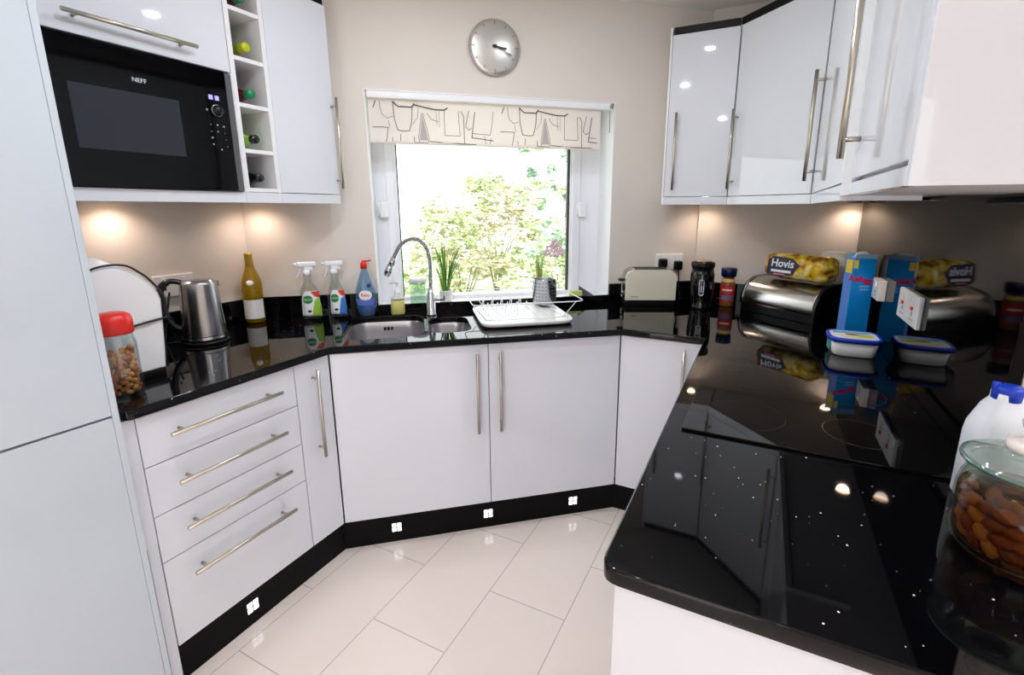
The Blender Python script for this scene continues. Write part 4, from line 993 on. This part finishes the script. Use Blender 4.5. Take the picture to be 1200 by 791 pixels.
bm = nbm(); icos(bm, (0, 0, 0), .0125, .0120, .0185, 3)
for v in bm.verts:
    if v.co.z > .010: v.co.x *= .8; v.co.y *= .8; v.co.z *= 1.05
s0 = obj('pickled_shallot', bm, SHA)
s1 = s0.copy(); s1.data = s0.data.copy(); s1.data.materials[0] = SHB; COL.objects.link(s1)
s2 = s0.copy(); s2.data = s0.data.copy(); s2.data.materials[0] = SHC; COL.objects.link(s2)
srcs = [s0, s1, s2]; seen = set(); cnt = 0
spots = []
for lay in range(4):
    z = .026+lay*.0205
    rad = .064 if lay == 0 else .0685
    n = 16
    for k in range(n):
        a = 2*PI*(k+.5*(lay % 2))/n
        if math.cos(a-math.atan2(-JY, -JX)) < -.35: continue
        spots.append((rad*math.cos(a), rad*math.sin(a), z, a))
for k in range(12):
    a = 2*PI*k/12; spots.append((.036*math.cos(a), .036*math.sin(a), .090, a))
for i, (x, y, z, a) in enumerate(spots):
    k = (i*7+i//3) % 3
    o = srcs[k] if k not in seen else srcs[k].copy()
    if k in seen: COL.objects.link(o)
    seen.add(k)
    o.location = (JX+x*.885, JY+y*.885, ZT+z*.93)
    tilt = random.choice((PI/2, PI/2, 1.1, .5, PI/2+.3))
    o.rotation_euler = (Matrix.Rotation(a, 3, 'Z') @ Matrix.Rotation(tilt, 3, 'X') @ Matrix.Rotation(random.uniform(0, 6), 3, 'Z')).to_euler()
    s_ = random.uniform(.76, .9); o.scale = (s_, s_, s_)
    tag(o, 'one of the brown pickled shallots packed inside the large glass jar', 'shallot', 'pickled shallots in the jar')

# ------------------------------------------------------------------ lights
def area(name, loc, size, power, rgb, rot=(0, 0, 0), shape='DISK', spread=180):
    l = bpy.data.lights.new(name, 'AREA'); l.shape = shape; l.size = size; l.energy = power; l.color = lin(rgb); l.spread = R(spread)
    o = bpy.data.objects.new(name, l); COL.objects.link(o); o.location = loc; o.rotation_euler = rot; return o
cl0 = None
LAMP = mat('downlight_lens', (255, 255, 255), .3, emit=(255, 250, 244), estr=12)
spots_c = [(-.98, 1.32), (-.42, 1.62), (-.70, .75), (-.55, -.95), (.6, -1.3), (1.6, -.5), (1.6, 1.0)]
for i, (x, y) in enumerate(spots_c):
    if cl0 is None:
        cl0 = thing('ceiling_light', 'recessed round ceiling downlight outside the picture', 'ceiling light', (x, y, H), 0, 'ceiling downlights')
        bm = nbm(); lathe(bm, [(.040, 0), (.055, -.001), (.055, -.004), (.040, -.006), (.040, 0)], 32); obj('trim_ring', bm, WHITEP, cl0)
        bm = nbm(); lathe(bm, [(0, -.001), (.040, -.001), (.040, -.003), (0, -.003)], 32); obj('lens', bm, LAMP, cl0)
    else: dup(cl0, None, (x, y, H))
    area('downlight', (x, y, H-.012), .055, (4.2, 3.0, 7.5, 4, 4, 14, 14)[i], (238, 246, 255))
pk0 = None
for i, (x, y, z, l, e) in enumerate(((-2.045, .902, 1.455, 'small round lamp under the left wall cabinets by the fridge', 1.5), (-2.005, 1.375, 1.455, 'small round lamp under the left wall cabinets above the wine bottle', 1.5),
        (-.300, 2.760, 1.455, 'small round lamp under the right wall cabinets above the grinder', 1.1), (.375, 2.785, 1.455, 'small round lamp under the corner wall cabinet above the bread bin', 1.1), (.36, 1.97, 1.455, 'small round lamp under the right wall cabinet above the hob end', .9))):
    if pk0 is None:
        pk0 = thing('cabinet_lamp', l, 'light', (x, y, z), 0)
        bm = nbm(); lathe(bm, [(0, 0), (.032, 0), (.032, -.008), (.024, -.009), (.024, -.006), (0, -.006)], 28); obj('housing', bm, STEEL, pk0)
        bm = nbm(); lathe(bm, [(0, -.0065), (.023, -.0065), (.023, -.0085), (0, -.0085)], 28); obj('lens', bm, mat('lamp_lens', (255, 240, 220), .3, emit=(255, 214, 170), estr=14), pk0)
    else: dup(pk0, l, (x, y, z))
    sp_ = bpy.data.lights.new('cabinet_spot', 'SPOT'); sp_.energy = e*1.9; sp_.spot_size = R(150); sp_.spot_blend = .9; sp_.color = lin((255, 230, 212)); sp_.shadow_soft_size = .02
    o = bpy.data.objects.new('cabinet_spot', sp_); COL.objects.link(o); o.location = (x, y, z-.012)

# world + sun: bright overcast-white day
w = bpy.data.worlds.new('sky'); S.world = w; w.use_nodes = True
bg = w.node_tree.nodes['Background']; bg.inputs[0].default_value = (.93, .96, 1., 1); bg.inputs[1].default_value = 2.8
sun = bpy.data.lights.new('sun', 'SUN'); sun.energy = 8; sun.angle = R(2); so = bpy.data.objects.new('sun', sun); COL.objects.link(so)
so.rotation_euler = (R(38), 0, R(20))

# ------------------------------------------------------------------ garden
LAWN = mat('lawn', (170, 184, 138), .9, noise=.2, nscale=2)
bm = nbm(); box(bm, (-14, 0, -.5), (14, 16, -.35), RW @ T(0, 2.9, 0)); struct('garden_lawn', bm, LAWN)
LEAFM = [mat('leaf_a', (152, 166, 112), .6), mat('leaf_b', (178, 186, 146), .6), mat('leaf_c', (132, 158, 134), .6), mat('leaf_d', (170, 160, 128), .6)]
def shrub(label, w, n, h, rad, cols, nl, leaf, zb=-.35):
    o = thing('garden_shrub', label, 'shrub', WP(w, n, zb), WA, 'shrubs in the garden')
    bm = nbm()
    for k in range(7):
        a = 2*PI*k/7; tube(bm, [(0, 0, 0), (.15*rad*math.cos(a), .15*rad*math.sin(a), h*.35), (.5*rad*math.cos(a), .5*rad*math.sin(a), h*.75)], [.02, .014, .006], 6)
    obj('branches', bm, mat('bark', (120, 104, 84), .8) if 'bark' not in bpy.data.materials else bpy.data.materials['bark'], o)
    bm = nbm(); cl_ = []
    for k in range(int(nl/28)):
        a = random.uniform(0, 2*PI); t = random.uniform(.15, 1); rr2 = rad*math.sqrt(random.random())*(1.15-t*.55)
        cl_.append((Vector((rr2*math.cos(a), rr2*math.sin(a), h*t)), random.uniform(.10, .20)))
    for c_, sr in cl_:
        mi = random.randrange(len(cols))
        for q in range(28):
            p = c_+Vector((random.gauss(0, 1), random.gauss(0, 1), random.gauss(0, .7)))*sr*.6
            d = Vector((random.gauss(0, 1), random.gauss(0, 1), random.gauss(.3, .6))).normalized(); u, v = frame_of(d)
            L = leaf*random.uniform(.7, 1.3)
            f = bm.faces.new([bm.verts.new(p+x) for x in (-u*L, v*L*.45, u*L, -v*L*.45)]); f.material_index = mi
    lo = obj('foliage', bm, [LEAFM[c] for c in cols], o); lo['kind'] = 'stuff'
shrub('bushy green shrub low outside, seen left of the tap neck', -.28, 4.9, 1.25, .50, (0, 1), 1300, .042)
shrub('pale flowering shrub outside behind the potted grass', .62, 6.6, 1.75, .85, (1, 0, 3), 2200, .05)
shrub('yellow green shrub outside behind the dish rack', 1.55, 9.2, 2.3, 1.15, (1, 3, 0), 2600, .065)
shrub('darker green shrub outside behind the utensil holder', 1.75, 5.4, 1.55, .55, (0, 2, 1), 1300, .042)
shrub('tall blue green tree outside at the upper right of the window', 4.2, 13.2, 4.4, 1.7, (2, 2, 1), 1500, .10)
bm = nbm()
for i in range(9): box(bm, (2.65+i*.16, 7.6, -.35), (2.795+i*.16, 7.63, 1.15), RW)
fo = tag(obj('garden_fence', bm, mat('fence_blue', (120, 140, 190), .7)), 'bluish board fence outside at the right edge of the window', 'fence')

# ------------------------------------------------------------------ view
S.view_settings.view_transform = 'Standard'; S.view_settings.look = 'None'; S.view_settings.gamma = 1; S.view_settings.use_curve_mapping = False
S.view_settings.exposure = 0.24
S.cycles.use_denoising = True
S.cycles.max_bounces = 10; S.cycles.diffuse_bounces = 5; S.cycles.glossy_bounces = 5; S.cycles.transparent_max_bounces = 16; S.cycles.transmission_bounces = 6
S.cycles.caustics_reflective = False; S.cycles.caustics_refractive = False
S.cycles.sample_clamp_indirect = 6
